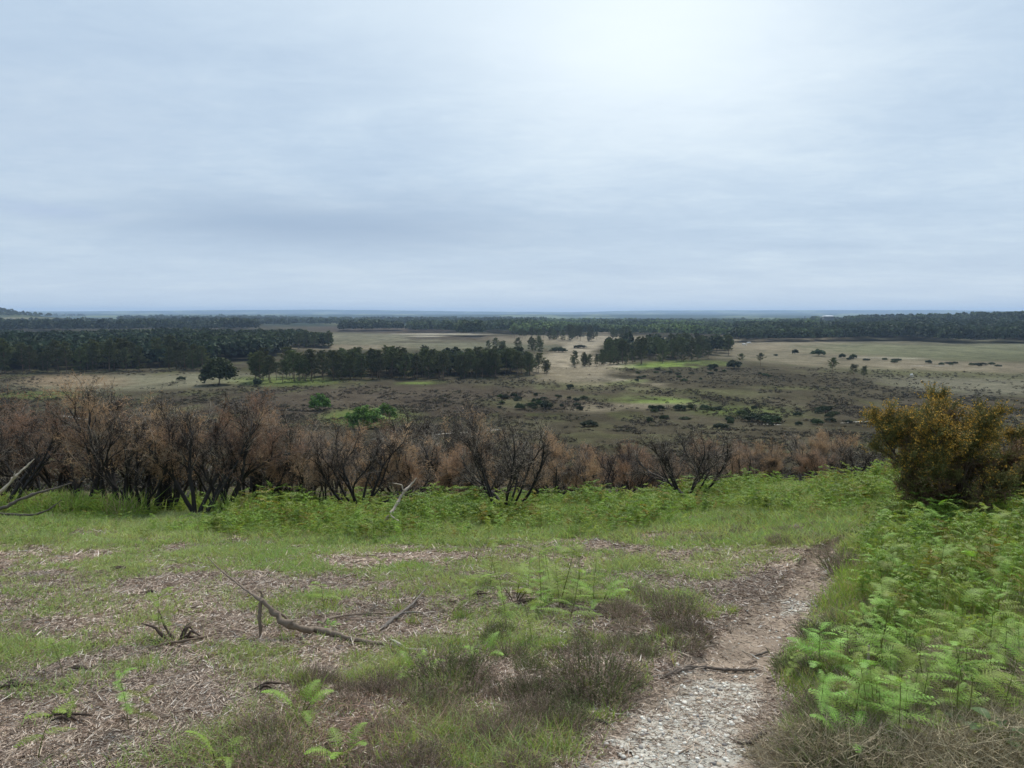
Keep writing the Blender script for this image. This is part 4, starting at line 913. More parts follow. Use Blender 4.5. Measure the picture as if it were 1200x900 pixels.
# ------------------------------------------------------------------ grass, litter, heather
def lf(col, n, v=.5): return np.array(col) * (1 - v / 2 + v * rng.random((n, 1)))
def grass(n, py0, py1, L, W, name='grass', thr=.15, sg=1.0):
    x, y, z, px, py = sample(n, py0, py1); g = green(x, y, px, py); k = rng.random(len(x)) < g * (.45 + .9 * vn(x * 6, y * 6, 111)) * sg
    x, y, z, g = x[k], y[k], z[k], g[k]; m = len(x); far = 1 + .10 * y
    D = np.stack([rng.normal(size=m) * .45, rng.normal(size=m) * .45, np.ones(m)], 1); Ls = L * (.45 + rng.random(m)) * (.6 + .8 * vn(x * 2.5, y * 2.5, 112))
    tone = vn(x * 1.3, y * 1.3, 113)[:, None]; c = (np.array((.235, .345, .115)) * (1 - tone) + np.array((.34, .40, .18)) * tone) * (.65 + .7 * rng.random((m, 1)))
    dry = rng.random((m, 1)) < .16; c = np.where(dry, lf((.30, .26, .16), m), c)
    return blades(np.stack([x, y, z - .005], 1), D, Ls, W * far * (.7 + .6 * rng.random(m)), rng.normal(size=(m, 3)) * np.array([.5, .5, .15]) * Ls[:, None], c, c * 1.15)
b = B(); b.add(*grass(360000, 570, 640, .075, .0045)); b.add(*grass(210000, 635, 760, .050, .0032)); b.add(*grass(110000, 750, 905, .05, .0026))
tag(b.build('grass', M_grass), 'short green grass growing in patches over the slope', 'grass', None, 'stuff')
def on_path(x, y): return path_d(x, y) < 1
def litter(n, py0, py1, L, W, dens=1.0):
    x, y, z, px, py = sample(n, py0, py1); g = green(x, y, px, py); pth = on_path(x, y); ch = np.where(pth, chalk_at(x, y), 0)
    k = rng.random(len(x)) < (1 - .65 * g) * np.where(pth, .32 + .4 * ss(.55, 1, path_d(x, y)) * (1 - .7 * ch), 1) * (.35 + 1.0 * fbm(x * 2.2, y * 2.2, 121, 3)) * dens
    x, y, z = x[k], y[k], z[k]; m = len(x); a = rng.random(m) * 6.28; far = 1 + .09 * y
    D = np.stack([np.cos(a), np.sin(a), rng.normal(size=m) * .16 + .03], 1); Ls = L * (.25 + 1.3 * rng.random(m) ** 2); u = rng.random((m, 1))
    c = np.where(u < .42, lf((.47, .375, .29), m), np.where(u < .72, lf((.34, .255, .20), m), np.where(u < .87, lf((.15, .105, .08), m), lf((.62, .55, .47), m))))
    tone = vn(x * .8, y * .8, 122)[:, None]; c = c * (.75 + .5 * tone)
    return blades(np.stack([x, y, z + rng.random(m) * .014], 1), D, Ls, W * far * (.4 + 1.2 * rng.random(m)), rng.normal(size=(m, 3)) * np.array([.2, .2, .08]) * Ls[:, None], c)
b = B(); b.add(*litter(260000, 596, 680, .075, .0042)); b.add(*litter(300000, 670, 790, .048, .0032)); b.add(*litter(250000, 780, 905, .038, .0026))
# broken bracken flakes and dead oak leaves
x, y, z, px, py = sample(60000, 600, 905); g = green(x, y, px, py); k = (rng.random(len(x)) < .5 * (1 - .5 * g)) & ~on_path(x, y); x, y, z = x[k], y[k], z[k]; m = len(x)
A = rng.normal(size=(m, 3)) * np.array([1, 1, .35]); A = nrm(A); Bv = nrm(np.cross(A, np.tile([0, 0, 1.], (m, 1)) + rng.normal(size=(m, 3)) * .4)); sz = (.006 + .010 * rng.random((m, 1)))
b.add(*quads(np.stack([x, y, z + .008], 1), A * sz, Bv * sz * .5, np.where(rng.random((m, 1)) < .5, lf((.25, .18, .125), m), lf((.12, .085, .06), m))))
tag(b.build('litter', M_litter), 'dead bracken straw and dry leaves lying over the slope', 'plant litter', None, 'stuff')

def heather_mesh(seed, w_=.32, h=.22, n=420, brown=.5):
    r2 = np.random.default_rng(seed); a = r2.random(n) * 6.28; rr = w_ * .5 * np.sqrt(r2.random(n)); p = np.stack([np.cos(a) * rr, np.sin(a) * rr, np.zeros(n) - .01], 1)
    D = nrm(np.stack([np.cos(a) * rr / w_ * 1.5 + r2.normal(size=n) * .25, np.sin(a) * rr / w_ * 1.5 + r2.normal(size=n) * .25, np.ones(n)], 1))
    L = h * (.6 + .5 * r2.random(n)) * (1.05 - (rr / w_) ** 2 * 1.5); G = r2.normal(size=(n, 3)) * .025; b = B(); bz = r2.random((n, 1)) < brown
    c = np.where(bz, np.array((.27, .205, .155)), np.array((.13, .15, .06))) * (.6 + .8 * r2.random((n, 1)))
    b.add(*blades(p, D, L, np.full(n, .0022), G, c * .7))
    k = 14; f = .25 + .75 * r2.random((n * k, 1)); q = np.repeat(p, k, 0) + np.repeat(D * L[:, None], k, 0) * f + np.repeat(G, k, 0) * f * f
    dn = nrm(np.repeat(D, k, 0) + r2.normal(size=(n * k, 3)) * .7); S = nrm(np.cross(dn, r2.normal(size=(n * k, 3)))) * .0019; ln = .014 * (.5 + r2.random((n * k, 1)))
    V = np.stack([q - S, q + S, q + dn * ln], 1).reshape(-1, 3); b.add(V, np.arange(n * k)[:, None] * 3 + np.array([[0, 1, 2]]), None, np.repeat(np.repeat(c, k, 0) * (.7 + .7 * r2.random((n * k, 1))), 3, 0))
    return b
heath = []
for k, (w_, h, n, br) in enumerate(((.34, .22, 380, .55), (.42, .20, 440, .8), (.28, .24, 330, .65), (.36, .15, 400, .85), (.30, .17, 380, .12))):
    heath.append(heather_mesh(600 + k, w_, h, n, br).build('heather_clump', M_heather))
used_h = set()
def put_heather(i, px, row, s, label, group=None, xy=None):
    if xy is None: x, y, z = P(px, row)
    else: x, y = xy; z = float(H(np.array([x]), np.array([y]))[0])
    o = heath[i] if i not in used_h else heath[i].copy()
    if i in used_h: COL.objects.link(o)
    used_h.add(i); o.location = (x, y, z); o.scale = (s, s, s * random.uniform(.68, .98)); o.rotation_euler = (0, 0, random.random() * 6.28); tag(o, label, 'heather', group)
random.seed(41)
for i, px, rw, s, lb in ((4, 928, 786, .55, 'small dark green heather tuft at the path edge'), (4, 962, 748, .75, 'rounded green heather beside the bend of the path'), (2, 985, 668, 1.0, 'dark heather overhanging the pale hollow of the path'),
                         (0, 532, 800, 1.0, 'dark heather clump at the thick end of the fallen branch'), (0, 700, 800, 1.0, 'tall dark heather mound in front of the bracken clump'), (2, 792, 728, .9, 'brown heather clump above the bare path edge'), (4, 1000, 895, .9, 'green heather clump low at the picture edge')):
    put_heather(i, px, rw, s, lb)
for k in range(28):
    px = random.gauss(650, 70); rw = random.uniform(735, 860); px = min(px, np.interp(rw, [735, 800, 860], [800, 735, 690]))
    put_heather(random.choice([0, 0, 1, 2, 2, 4]), px, rw, random.uniform(.34, .6), 'dark heather in the broad mound round the bracken clump', 'heather of the middle mound')
for k in range(14):
    put_heather(random.choice([1, 3, 0]), random.uniform(720, 815), random.uniform(690, 760), random.uniform(.35, .6), 'brown heather on the ridge above the path', 'heather above the path')
for k in range(26):
    px = random.uniform(290, 640); rw = random.uniform(800, 915); put_heather(random.choice([1, 3, 3, 3]), px, rw, random.uniform(.35, .6), 'low withered heather below the fallen branch', 'withered heather below the branch')
for k in range(74):
    rw = random.uniform(670, 910); lo = np.interp(rw, [720, 790, 900], [975, 925, 935]); put_heather(random.choice([1, 3, 4, 4, 0]), random.uniform(lo + 10, 1230), rw, random.uniform(.4, .75), 'heather among grass in the bank beside the path', 'heather of the bank')
for k in range(16):
    put_heather(random.choice([1, 3]), random.uniform(830, 990), random.uniform(608, 636), random.uniform(.35, .65), 'brown heather along the bare lip above the path', 'heather along the lip')
# dry wiry tangle on the bank (dead grass bent over)
def tangle(n, cx, rw, rx, ry, hz_, Lg, col):
    x0, y0, z0 = P(cx, rw); a = rng.random(n) * 6.28; rr = np.sqrt(rng.random(n)); x = x0 + np.cos(a) * rr * rx; y = y0 + np.sin(a) * rr * ry
    z = H(x, y) + hz_ * .9 * (1 - rr ** 2) * rng.random(n); kk_ = rng.random(n) < .62; x, y, z = x[kk_], y[kk_], z[kk_]; n = len(x); D = np.stack([rng.normal(size=n), rng.normal(size=n), rng.normal(size=n) * .5 + .1], 1)
    return blades(np.stack([x, y, z], 1), D, Lg * (.5 + rng.random(n)), np.full(n, .0022), rng.normal(size=(n, 3)) * .05, lf(col, n, .9))
b = B()
for cx, rw, rx, ry, hz_, n in ((960, 880, .26, .18, .10, 5000), (1060, 860, .22, .2, .09, 3500), (1110, 830, .3, .2, .16, 6000), (1190, 890, .26, .3, .18, 6000), (1150, 860, .35, .25, .12, 6000), (1230, 830, .3, .3, .2, 4000), (1095, 790, .16, .14, .2, 2500), (1190, 720, .4, .3, .15, 2500), (1010, 900, .3, .2, .12, 5000), (1120, 900, .3, .2, .15, 6000), (1000, 820, .25, .2, .06, 2500), (1060, 720, .4, .3, .06, 2500), (1180, 790, .3, .3, .12, 3500)):
    b.add(*tangle(n, cx, rw, rx, ry, hz_, .075, (.37, .31, .20)))
for cx, rw, rx, ry, n in ((420, 860, .6, .35, 2500), (330, 890, .5, .3, 2500), (550, 870, .5, .3, 2000), (470, 830, .6, .3, 1500)):
    b.add(*tangle(n, cx, rw, rx, ry, .05, .05, (.34, .225, .16)))
tag(b.build('dry_grass', M_litter), 'withered wiry grass tangled low between the heather', 'dead grass', None, 'stuff')
# longer green grass of the bank and round the bushes
def tuft_grass(n, pts, L, W):
    out = []
    for cx, rw, rx, ry in pts:
        x0, y0, z0 = P(cx, rw); m = int(n * (.45 if rw > 770 and cx > 900 else 1)); lk = .6 if rw > 770 and cx > 900 else 1; a = rng.random(m) * 6.28; rr = np.sqrt(rng.random(m)); x = x0 + np.cos(a) * rr * rx; y = y0 + np.sin(a) * rr * ry; k = ~on_path(x, y); x, y = x[k], y[k]; m = len(x)
        D = np.stack([rng.normal(size=m) * .35, rng.normal(size=m) * .35, np.ones(m)], 1); Ls = lk * L * (.5 + rng.random(m))
        out.append(blades(np.stack([x, y, H(x, y)], 1), D, Ls, np.full(m, W) * (1 + .08 * y0), rng.normal(size=(m, 3)) * np.array([.4, .4, .1]) * Ls[:, None], np.where(rng.random((m, 1)) < .22, lf((.38, .32, .2), m), lf((.24, .34, .08), m, .8))))
    return out
b = B(); random.seed(51); pts = []
for k in range(230):
    rw = 600 + 290 * random.random() ** 1.5; lo = np.interp(rw, [590, 640, 680, 720, 790, 900], [1050, 990, 1000, 985, 935, 930]); pts.append((random.uniform(lo, 1235) if k < 115 else random.uniform(1200, 1620), rw, .22, .18))
for o in tuft_grass(400, pts, .11, .0030): b.add(*o)
pts = [(random.uniform(300, 880), random.uniform(700, 900), .06, .05) for k in range(60)]
for o in tuft_grass(55, pts, .065, .0026): b.add(*o)
pts = [(random.uniform(-160, 330), random.uniform(586, 606), .4, .4) for k in range(60)]
for o in tuft_grass(240, pts, .30, .007): b.add(*o)
tag(b.build('long_grass', M_grass), 'longer green grass in tufts on the bank and under the scorched gorse', 'grass', None, 'stuff')

# heath and scrub texture of the valley side
def scrub_proto(seed):
    r2 = np.random.default_rng(seed); n = 26; p = r2.normal(size=(n, 3)) * np.array([.5, .5, .22]) + np.array([0, 0, .25]); a = nrm(r2.normal(size=(n, 3))) * .22; t = nrm(np.cross(a, r2.normal(size=(n, 3)))) * .16
    V, _, Q, C = quads(p, a, t, np.ones((n, 3)) * (.6 + .8 * r2.random((n, 1)))); return V, np.zeros((0, 3), int), Q, C
SP = [scrub_proto(700 + k) for k in range(6)]
px = rng.uniform(-60, 1260, 60000); py = 600 - 175 * rng.random(60000) ** .8; x, y = hit(px, py, H); k = (y > 17) & (y < 420); x, y, px, py = x[k], y[k], px[k], py[k]; z = H(x, y)
q = paint(x, y, z); lum = q.sum(1); k = rng.random(len(x)) < np.clip(1.35 - lum * 3.2, .05, 1) * ss(.38, .6, fbm(x / 9, y / 16, 131, 3)); x, y, z, q = x[k], y[k], z[k], q[k]; m = len(x); print('scrub', m)
tn = rng.random((m, 1)); cc = np.where(tn < .62, np.array((.062, .051, .037)), np.where(tn < .85, np.array((.052, .056, .03)), np.array((.10, .082, .055)))) * (.7 + .6 * rng.random((m, 1)))
b = B(); scatter(b, SP, x, y, z, rng.uniform(.35, .9, m) * (.35 + np.minimum(y, 260) / 420), rng.random(m) * 6.28, cc)
tag(b.build('heath_scrub', M_heather), 'dark heather scrub covering the falling ground and valley heath', 'heath', None, 'stuff')

# ------------------------------------------------------------------ flints and gravel
def ico(seed, flat=.6):
    r2 = np.random.default_rng(seed); t = (1 + 5 ** .5) / 2
    V = nrm(np.array([(-1, t, 0), (1, t, 0), (-1, -t, 0), (1, -t, 0), (0, -1, t), (0, 1, t), (0, -1, -t), (0, 1, -t), (t, 0, -1), (t, 0, 1), (-t, 0, -1), (-t, 0, 1)], float))
    T = np.array([(0, 11, 5), (0, 5, 1), (0, 1, 7), (0, 7, 10), (0, 10, 11), (1, 5, 9), (5, 11, 4), (11, 10, 2), (10, 7, 6), (7, 1, 8), (3, 9, 4), (3, 4, 2), (3, 2, 6), (3, 6, 8), (3, 8, 9), (4, 9, 5), (2, 4, 11), (6, 2, 10), (8, 6, 7), (9, 8, 1)])
    V = V * (.75 + .5 * r2.random((12, 1))) * np.array([1, r2.uniform(.6, .95), flat]); return V, T, np.zeros((0, 4), int), np.ones((12, 3))
IC = [ico(800 + k, .35 + .06 * k) for k in range(6)]
x = rng.uniform(-.4, 4.8, 90000); y = rng.uniform(2.2, 12, 90000); k = path_d(x, y) < 1.05; x, y = x[k], y[k]; ch = chalk_at(x, y); k = rng.random(len(x)) < .06 + .94 * ch ** 1.3; x, y, ch = x[k], y[k], ch[k]; n = len(x); print('pebbles', n)
s = .003 + .014 * rng.random(n) ** 2.8; cc = np.where(rng.random((n, 1)) < .55, lf((.72, .69, .61), n, .4), np.where(rng.random((n, 1)) < .5, lf((.42, .34, .25), n, .4), lf((.24, .22, .20), n, .5)))
b = B(); scatter(b, IC, x, y, H(x, y) + .009, s, rng.random(n) * 6.28, cc)
tag(b.build('gravel', M_stone), 'pale broken flint gravel in the worn part of the path', 'gravel', None, 'stuff')
def stone(px, row, wpx, col, label):
    x, y, z = P(px, row); V, T, Q, C = ico(int(px + row), .55); s = wpx * y / F / 2
    me = mk('stone', V, T, None, M_stone, C * np.array(col)); o = me; m_ = o.modifiers.new('round', 'SUBSURF'); m_.levels = 1; m_.render_levels = 2
    o.location = (x, y, z + s * .2); o.scale = (s, s, s); o.rotation_euler = (0, 0, px); tag(o, label, 'stone')
for a in ((698, 833, 13, (.55, .53, .50), 'white flint lying on brown soil beside the path'), (736, 892, 10, (.6, .58, .52), 'white rounded pebble at the bottom of the pebbly path'), (843, 876, 15, (.42, .34, .26), 'large tan stone in the pebbly path'),
          (786, 750, 9, (.5, .46, .4), 'small pale flint at the brown path edge'), (800, 823, 10, (.62, .6, .56), 'long white flint where the gravel begins'), (956, 700, 9, (.6, .58, .54), 'pale flint in the upper bend of the path'),
          (883, 838, 12, (.48, .44, .38), 'buff stone near the bank side of the gravel'), (834, 848, 9, (.4, .38, .34), 'grey stone amid the gravel'), (1034, 604, 14, (.6, .6, .56), 'white stone showing beside the foot of the gorse bush'), (760, 752, 7, (.5, .4, .36), 'pinkish pebble at the heather edge')):
    stone(*a)

# ------------------------------------------------------------------ fallen branches, sticks, stump
def branch(name, label, paths, col=(.15, .12, .095), cat='branch', sides=8, group=None):
    b = B()
    for pts, rad_b in paths:
        pts = np.array(pts, float); n = len(pts); t = np.linspace(0, n - 1, (n - 1) * 5 + 1); q = np.stack([np.interp(t, np.arange(n), pts[:, i]) for i in range(3)], 1)
        for _ in range(2): q[1:-1] = (q[:-2] + 2 * q[1:-1] + q[2:]) / 4
        r = np.interp(t, np.linspace(0, n - 1, len(rad_b)), rad_b); q[1:-1] += rng.normal(size=(len(q) - 2, 3)) * r[1:-1, None] * .22
        r = r * (1 + .18 * rng.normal(size=len(r)))
        tube(b, q, np.maximum(r, .001), sides, lf(col, 1, .3)[0])
    return tag(b.build(name, M_bark, smooth=True), label, cat, group)
def gp(px, row, up=.012): x, y, z = P(px, row); return (x, y, z + up)
J = P(304, 748); A1 = at(306, 703, J[1] + .02); 
branch('fallen_branch', 'long crooked fallen branch propped on one thin leg', [
    ([at(243, 653, 4.95), at(258, 668, 4.85), at(276, 682, 4.72), at(292, 694, 4.6), A1, at(322, 719, 4.38), at(336, 731, 4.34), at(352, 736, 4.34), gp(372, 743, .03), gp(392, 747, .025), gp(410, 752, .02), gp(435, 757, .016), gp(466, 758, .014)],
     [.003, .004, .006, .008, .012, .019, .021, .021, .02, .018, .013, .010, .006]),
    ([A1, at(304, 716, J[1] + .01), at(305, 730, J[1]), (J[0], J[1], J[2] - .03)], [.012, .011, .011, .009]),
    ([at(322, 716, 4.38), at(332, 721, 4.42), at(342, 731, 4.45)], [.01, .009, .004]), ([at(308, 700, 4.42), at(305, 692, 4.4)], [.007, .003]),
    ([gp(374, 742, .03), gp(380, 736, .05), gp(398, 729, .04), gp(425, 724, .03), gp(460, 722, .02)], [.012, .008, .007, .005, .003])], (.185, .145, .11))
branch('dead_stick', 'broken grey stick lying in line with the fallen branch', [([gp(446, 740), gp(456, 733, .02), gp(470, 724, .03), gp(486, 712, .04), (gp(500, 697, .06))], [.010, .012, .010, .007, .003]), ([gp(470, 724, .03), gp(492, 722, .03), gp(502, 726)], [.006, .004, .002])], (.17, .15, .13))
branch('dead_stick', 'pale split stick end pointing at the dark heather', [([gp(458, 752), gp(468, 758, .02), gp(478, 764), gp(500, 763)], [.006, .008, .007, .004])], (.42, .38, .31))
branch('dead_stick', 'curved brown stick below the dark stump', [([gp(174, 763), gp(196, 757, .02), gp(220, 757, .03), gp(240, 750, .02), gp(254, 744)], [.004, .008, .009, .008, .004])], (.20, .15, .11))
branch('root', 'thick dark root crossing the path above the gravel', [([gp(776, 797), gp(792, 789, .02), gp(812, 786, .022), gp(830, 787, .02), gp(848, 789, .022), gp(870, 790, .02), gp(890, 787, .012)], [.004, .010, .008, .009, .009, .008, .004]), ([gp(812, 786, .02), gp(788, 792), gp(775, 794)], [.01, .007, .003])], (.13, .105, .085), 'root')
branch('root', 'thin dark root curling at the bank side of the gravel', [([gp(898, 862), gp(888, 868, .02), gp(880, 876, .02), gp(868, 876, .015), gp(860, 870)], [.007, .009, .009, .006, .003])], (.07, .055, .045), 'root')
branch('root', 'small dark root in the brown soil left of the gravel', [([gp(686, 847), gp(698, 847, .014), gp(710, 851, .016), gp(718, 858)], [.004, .007, .007, .003])], (.06, .05, .042), 'root')
branch('root', 'short dark root end near the top of the gravel', [([gp(882, 772), gp(890, 771, .02), gp(899, 768, .02)], [.004, .008, .005])], (.13, .11, .09), 'root')
b1 = at(452, 612, 10.2)
branch('dead_branch', 'pale forked dead branch leaning up out of the bracken', [([gp(449, 617), at(457, 603, 10.2), at(463, 594, 10.3), at(470, 582, 10.4), at(474, 575, 10.4), at(482, 568, 10.5), at(488, 560, 10.5)], [.022, .024, .022, .02, .018, .014, .005]), ([at(473, 576, 10.4), at(471, 568, 10.4), at(460, 566, 10.3)], [.014, .010, .004]), ([at(457, 603, 10.2), at(466, 610, 10.0), at(474, 616, 9.9)], [.013, .01, .005])], (.36, .30, .24))
branch('dead_branch', 'long pale dead branch slanting up at the picture edge', [([gp(-30, 600, .05), at(0, 578, 11.4), at(14, 563, 11.4), at(20, 556, 11.4), at(32, 546, 11.5), at(40, 538, 11.5)], [.03, .028, .024, .02, .014, .006]), ([at(14, 563, 11.4), at(17, 556, 11.3), at(18, 552, 11.3)], [.01, .008, .003])], (.42, .35, .28))
branch('dead_branch', 'long low arching dead branch in front of the leaning black trunk', [([gp(-40, 606, .1), at(0, 597, 10.8), at(20, 587, 10.9), at(42, 578, 11.0), at(62, 573, 11.1), at(84, 566, 11.2)], [.03, .025, .022, .018, .014, .008]), ([gp(-20, 604, .05), at(20, 603, 10.7), at(40, 604, 10.6), at(58, 597, 10.7), at(72, 586, 10.8)], [.018, .016, .015, .01, .005])], (.12, .10, .085))
branch('dead_branch', 'pale dead branch lying across the bank at the picture edge', [([at(1122, 796, 3.6), at(1140, 794, 3.55), at(1160, 792, 3.5), at(1180, 789, 3.45), at(1210, 782, 3.35)], [.006, .008, .009, .010, .014]), ([at(1176, 790, 3.46), at(1186, 798, 3.35), at(1194, 806, 3.3)], [.006, .004, .003])], (.40, .31, .22))
branch('dead_branch', 'thin arched dead branch under the low bracken fronds', [([at(1034, 832, 3.1), at(1048, 824, 3.15), at(1066, 822, 3.15), at(1084, 822, 3.15), at(1098, 827, 3.1)], [.004, .006, .007, .007, .005]), ([at(1097, 827, 3.1), at(1092, 836, 3.05)], [.004, .002]), ([at(1068, 822, 3.15), at(1082, 812, 3.2), at(1098, 811, 3.2)], [.003, .003, .002])], (.34, .26, .18))
branch('dead_branch', 'pale bent stick rising from the bottom edge into heather', [([at(992, 908, 2.6), at(1004, 888, 2.62), at(1014, 872, 2.65), at(1024, 866, 2.68), at(1036, 866, 2.7)], [.006, .007, .007, .006, .003]), ([at(1028, 866, 2.68), at(1031, 855, 2.7), at(1033, 846, 2.7)], [.004, .004, .002])], (.46, .38, .27))
branch('dead_stick', 'short peeling pale stick standing among the bank ferns', [([at(1017, 806, 3.25), at(1016, 785, 3.3), at(1018, 770, 3.3), at(1018, 757, 3.3)], [.009, .008, .006, .005])], (.42, .36, .28))
branch('dead_stick', 'leaning pale stick between heather and ferns on the bank', [([gp(979, 832), at(987, 820, 3.1), at(993, 808, 3.15)], [.005, .004, .003])], (.40, .32, .24))
# stump of dark broken stems
sx, sy, sz_ = P(206, 752); pl = []
for k in range(13):
    a = random.random() * 6.28; l = random.uniform(.06, .17); pl.append(([(sx + .07 * math.cos(a) * random.random(), sy + .05 * math.sin(a), sz_ - .01), (sx + math.cos(a) * (.05 + l * .5), sy + math.sin(a) * .08, sz_ + l * random.uniform(.2, .8)), (sx + math.cos(a) * (.06 + l), sy + math.sin(a) * .12, sz_ + l * random.uniform(.0, 1.0))], [.012, .008, .003]))
branch('stump', 'dark broken stump of old stems on the litter', pl, (.075, .055, .042), 'stump', 6)
for i, (cx, rw) in enumerate(((78, 844), (98, 786), (176, 696), (622, 708), (310, 812), (12, 808), (140, 668), (690, 605), (560, 700))):
    sx, sy, sz_ = P(cx, rw); pl = []
    for k in range(5):
        a = random.random() * 3.14; l = random.uniform(.05, .13); q = random.uniform(-.04, .04); pl.append(([(sx - math.cos(a) * l, sy - math.sin(a) * l * .5 + q, sz_ + .006), (sx, sy + q, sz_ + .02 + .02 * random.random()), (sx + math.cos(a) * l, sy + math.sin(a) * l * .5 + q, sz_ + .008)], [.004, .007, .003]))
    branch('brushwood', ['small heap of dark stems near the yellow tipped bracken', 'dark broken stems by a small leafy stalk', 'charred stems lying in the green patch', 'flat heap of brown stems above the bracken clump', 'dark stems beside a small hole in the litter', 'dark stems at the picture edge on bare litter',
                          'heap of old stalks on the grassy rise', 'low heap of brown stalks in front of the bracken belt', 'brown stems between the branch and the bracken clump'][i], pl, (.085, .062, .048), 'brushwood', 5)
random.seed(61)
for k in range(110):
    rw = 610 + 285 * random.random() ** 1.3; px = random.uniform(-10, 900); 
    if rw < 650 and px > 700: continue
    x, y, z = P(px, rw); a = random.gauss(0, .7); l = random.uniform(.08, .26); n = 4; pts = [(x + math.cos(a) * l * f + random.gauss(0, .008), y + math.sin(a) * l * f + random.gauss(0, .008), float(H(np.array([x + math.cos(a) * l * f]), np.array([y + math.sin(a) * l * f]))[0]) + .012 + .012 * math.sin(3 * f)) for f in np.linspace(-.5, .5, n)]
    branch('twig', 'thin dead twig lying loose on the bracken litter', [(pts, [.002, .0035, .003, .0015])], random.choice([(.35, .29, .22), (.18, .13, .10), (.09, .07, .055), (.26, .2, .15)]), 'twig', 5, 'loose twigs on the litter')
# broad leaved plant in the corner of the bank
def big_leaf(b, p, d, L, W, col):
    d = nrm(np.array(d, float)); s = nrm(np.cross(d, (0, 0, 1))); V = []; m = 9
    for i in range(m):
        f = i / (m - 1); w_ = W * .5 * math.sin(math.pi * min(1, f * .93 + .06)) ** .7; c0 = np.array(p) + d * L * f + np.array([0, 0, -.35 * L * f * f])
        for q in (-1, -.5, 0, .5, 1): V.append(c0 + s * w_ * q + np.array([0, 0, abs(q) * w_ * .3]))
    Q = [[i * 5 + j, i * 5 + j + 1, (i + 1) * 5 + j + 1, (i + 1) * 5 + j] for i in range(m - 1) for j in range(4)]
    b.add(V, None, Q, col)
for px, row, sc_, lb in ((1168, 888, 1.0, 'plant with broad smooth green leaves under the large pale bracken'), (1122, 872, .7, 'small bramble like plant with broad dull leaves')):
    x, y, z = P(px, row); b = B(); random.seed(int(px))
    for k in range(7):
        a = k * 2.4; tube(b, [(x, y, z), (x + math.cos(a) * .04 * sc_, y + math.sin(a) * .04 * sc_, z + .07 * sc_ + .01 * k)], [.003, .002], 4, (.09, .14, .04))
        big_leaf(b, (x + math.cos(a) * .04 * sc_, y + math.sin(a) * .04 * sc_, z + (.07 + .01 * k) * sc_), (math.cos(a), math.sin(a), random.uniform(.2, .6)), random.uniform(.07, .1) * sc_, random.uniform(.04, .055) * sc_, np.array((.10, .16, .055)) * random.uniform(.8, 1.2))
    tag(b.build('broad_leaved_plant', M_fern, smooth=True), lb, 'plant')

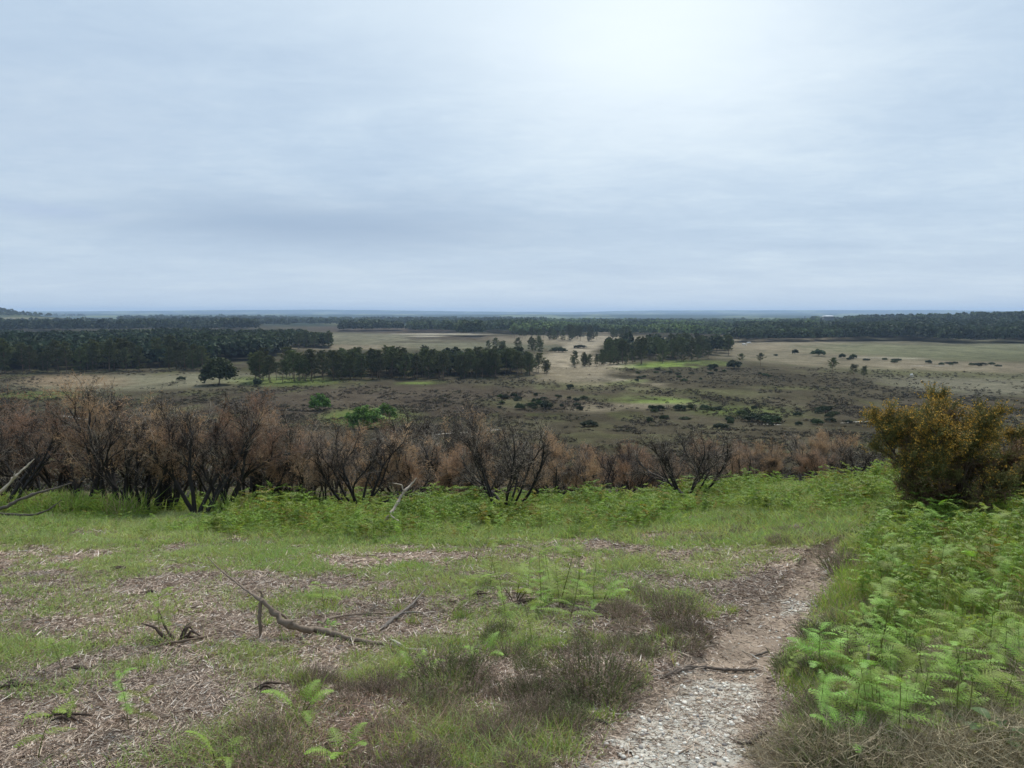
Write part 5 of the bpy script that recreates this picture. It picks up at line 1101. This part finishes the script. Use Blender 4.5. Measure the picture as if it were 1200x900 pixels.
def ordinal(n):
    ones = ['', 'first', 'second', 'third', 'fourth', 'fifth', 'sixth', 'seventh', 'eighth', 'ninth', 'tenth', 'eleventh', 'twelfth', 'thirteenth', 'fourteenth', 'fifteenth', 'sixteenth', 'seventeenth', 'eighteenth', 'nineteenth']
    if n < 20: return ones[n]
    tens = {2: 'twent', 3: 'thirt', 4: 'fort', 5: 'fift'}[n // 10]
    return tens + 'ieth' if n % 10 == 0 else tens + 'y-' + ones[n % 10]
def pxy(o):
    a = project(np.array([o.location.x]), np.array([o.location.y]), np.array([o.location.z])); return float(a[0][0]), float(a[1][0])
tops = [o for o in COL.objects if o.parent is None and o.get('group') and o.get('label')]
for o in tops:                       # large crowds are told apart by the landmark they stand at
    g = o['group']
    if o.type == 'MESH' and o.location.length == 0: px, py = project(*[np.array([v]) for v in o.data.vertices[0].co]); px, py = float(px[0]), float(py[0])
    else: px, py = pxy(o)
    if g == 'bracken of the bank beside the path':
        lo = np.interp(py, [590, 640, 680, 720, 790, 900], [1050, 1010, 1020, 1010, 955, 950])
        o['label'] = ('leafy bracken at the foot of the flowering gorse' if py < 632 else 'leafy bracken leaning in at the path edge' if px < lo + 45 else 'low bracken amid heather and dry grass on the bank' if py > 745 else
                      'leafy bracken in the upper bank by the picture edge' if px > 1130 and py < 685 else 'leafy bracken in the lower bank by the picture edge' if px > 1130 else 'leafy bracken in the middle of the upper bank' if py < 685 else 'leafy bracken in the middle of the lower bank')
    elif g == 'heather of the bank':
        o['label'] = 'heather among ' + ('ferns in the upper bank' if py < 745 else 'grass on the low bank by the path' if px < 1060 else 'dry grass near the picture corner')
    elif g == 'loose twigs on the litter':
        o['label'] = 'thin twig ' + ('beyond' if py < 700 else 'before') + ' the fallen branch, ' + ('by the picture edge' if px < 220 else 'near its leg' if px < 420 else 'towards the heather' if px < 620 else 'by the footpath')
    elif g == 'pines of the long valley clump':
        o['label'] = 'dark pine ' + ('in front' if py > 440 else 'deep inside') + ' of the long clump across the valley'
groups = {}
for o in tops: groups.setdefault((o['group'], o['label']), []).append(o)
for g, lst in groups.items():
    if len(lst) > 59 or len(lst) < 2 or not any(o['label'] == g[1] for o in lst): continue
    if g[0] == 'loose twigs on the litter': key = lambda o: o.data.vertices[0].co.x
    else: key = lambda o: pxy(o)[0]
    lst.sort(key=key); h_ = len(lst) // 2
    for i, o in enumerate(lst):
        o['label'] = (ordinal(i + 1) + ' from the left, ' if i < h_ or len(lst) < 4 else ordinal(len(lst) - i) + ' from the right, ') + o['label']
        if len(o['label'].split()) > 16: print('LONG', o['label'])

# haze over the whole heath
hm = bpy.data.materials.new('haze_air'); hm.use_nodes = True; t = hm.node_tree; t.nodes.clear()
pv = N(t, 'ShaderNodeVolumePrincipled'); pv.inputs['Color'].default_value = (.50, .69, .95, 1); pv.inputs['Density'].default_value = 0.9e-4; pv.inputs['Anisotropy'].default_value = 0.2
ho = N(t, 'ShaderNodeOutputMaterial'); t.links.new(pv.outputs[0], ho.inputs['Volume'])
b = B(); zlo, zhi = float(GV[:, 2].min()) - 1, float(GV[:, 2].max()) + 6
box(b, (0, 0, (zlo + zhi) / 2), (35000, 35000, zhi - zlo))
haze = b.build('haze', hm); haze.display_type = 'WIRE'; tag(haze, 'thin blue air lying over the distant heath', 'haze', None, 'stuff')
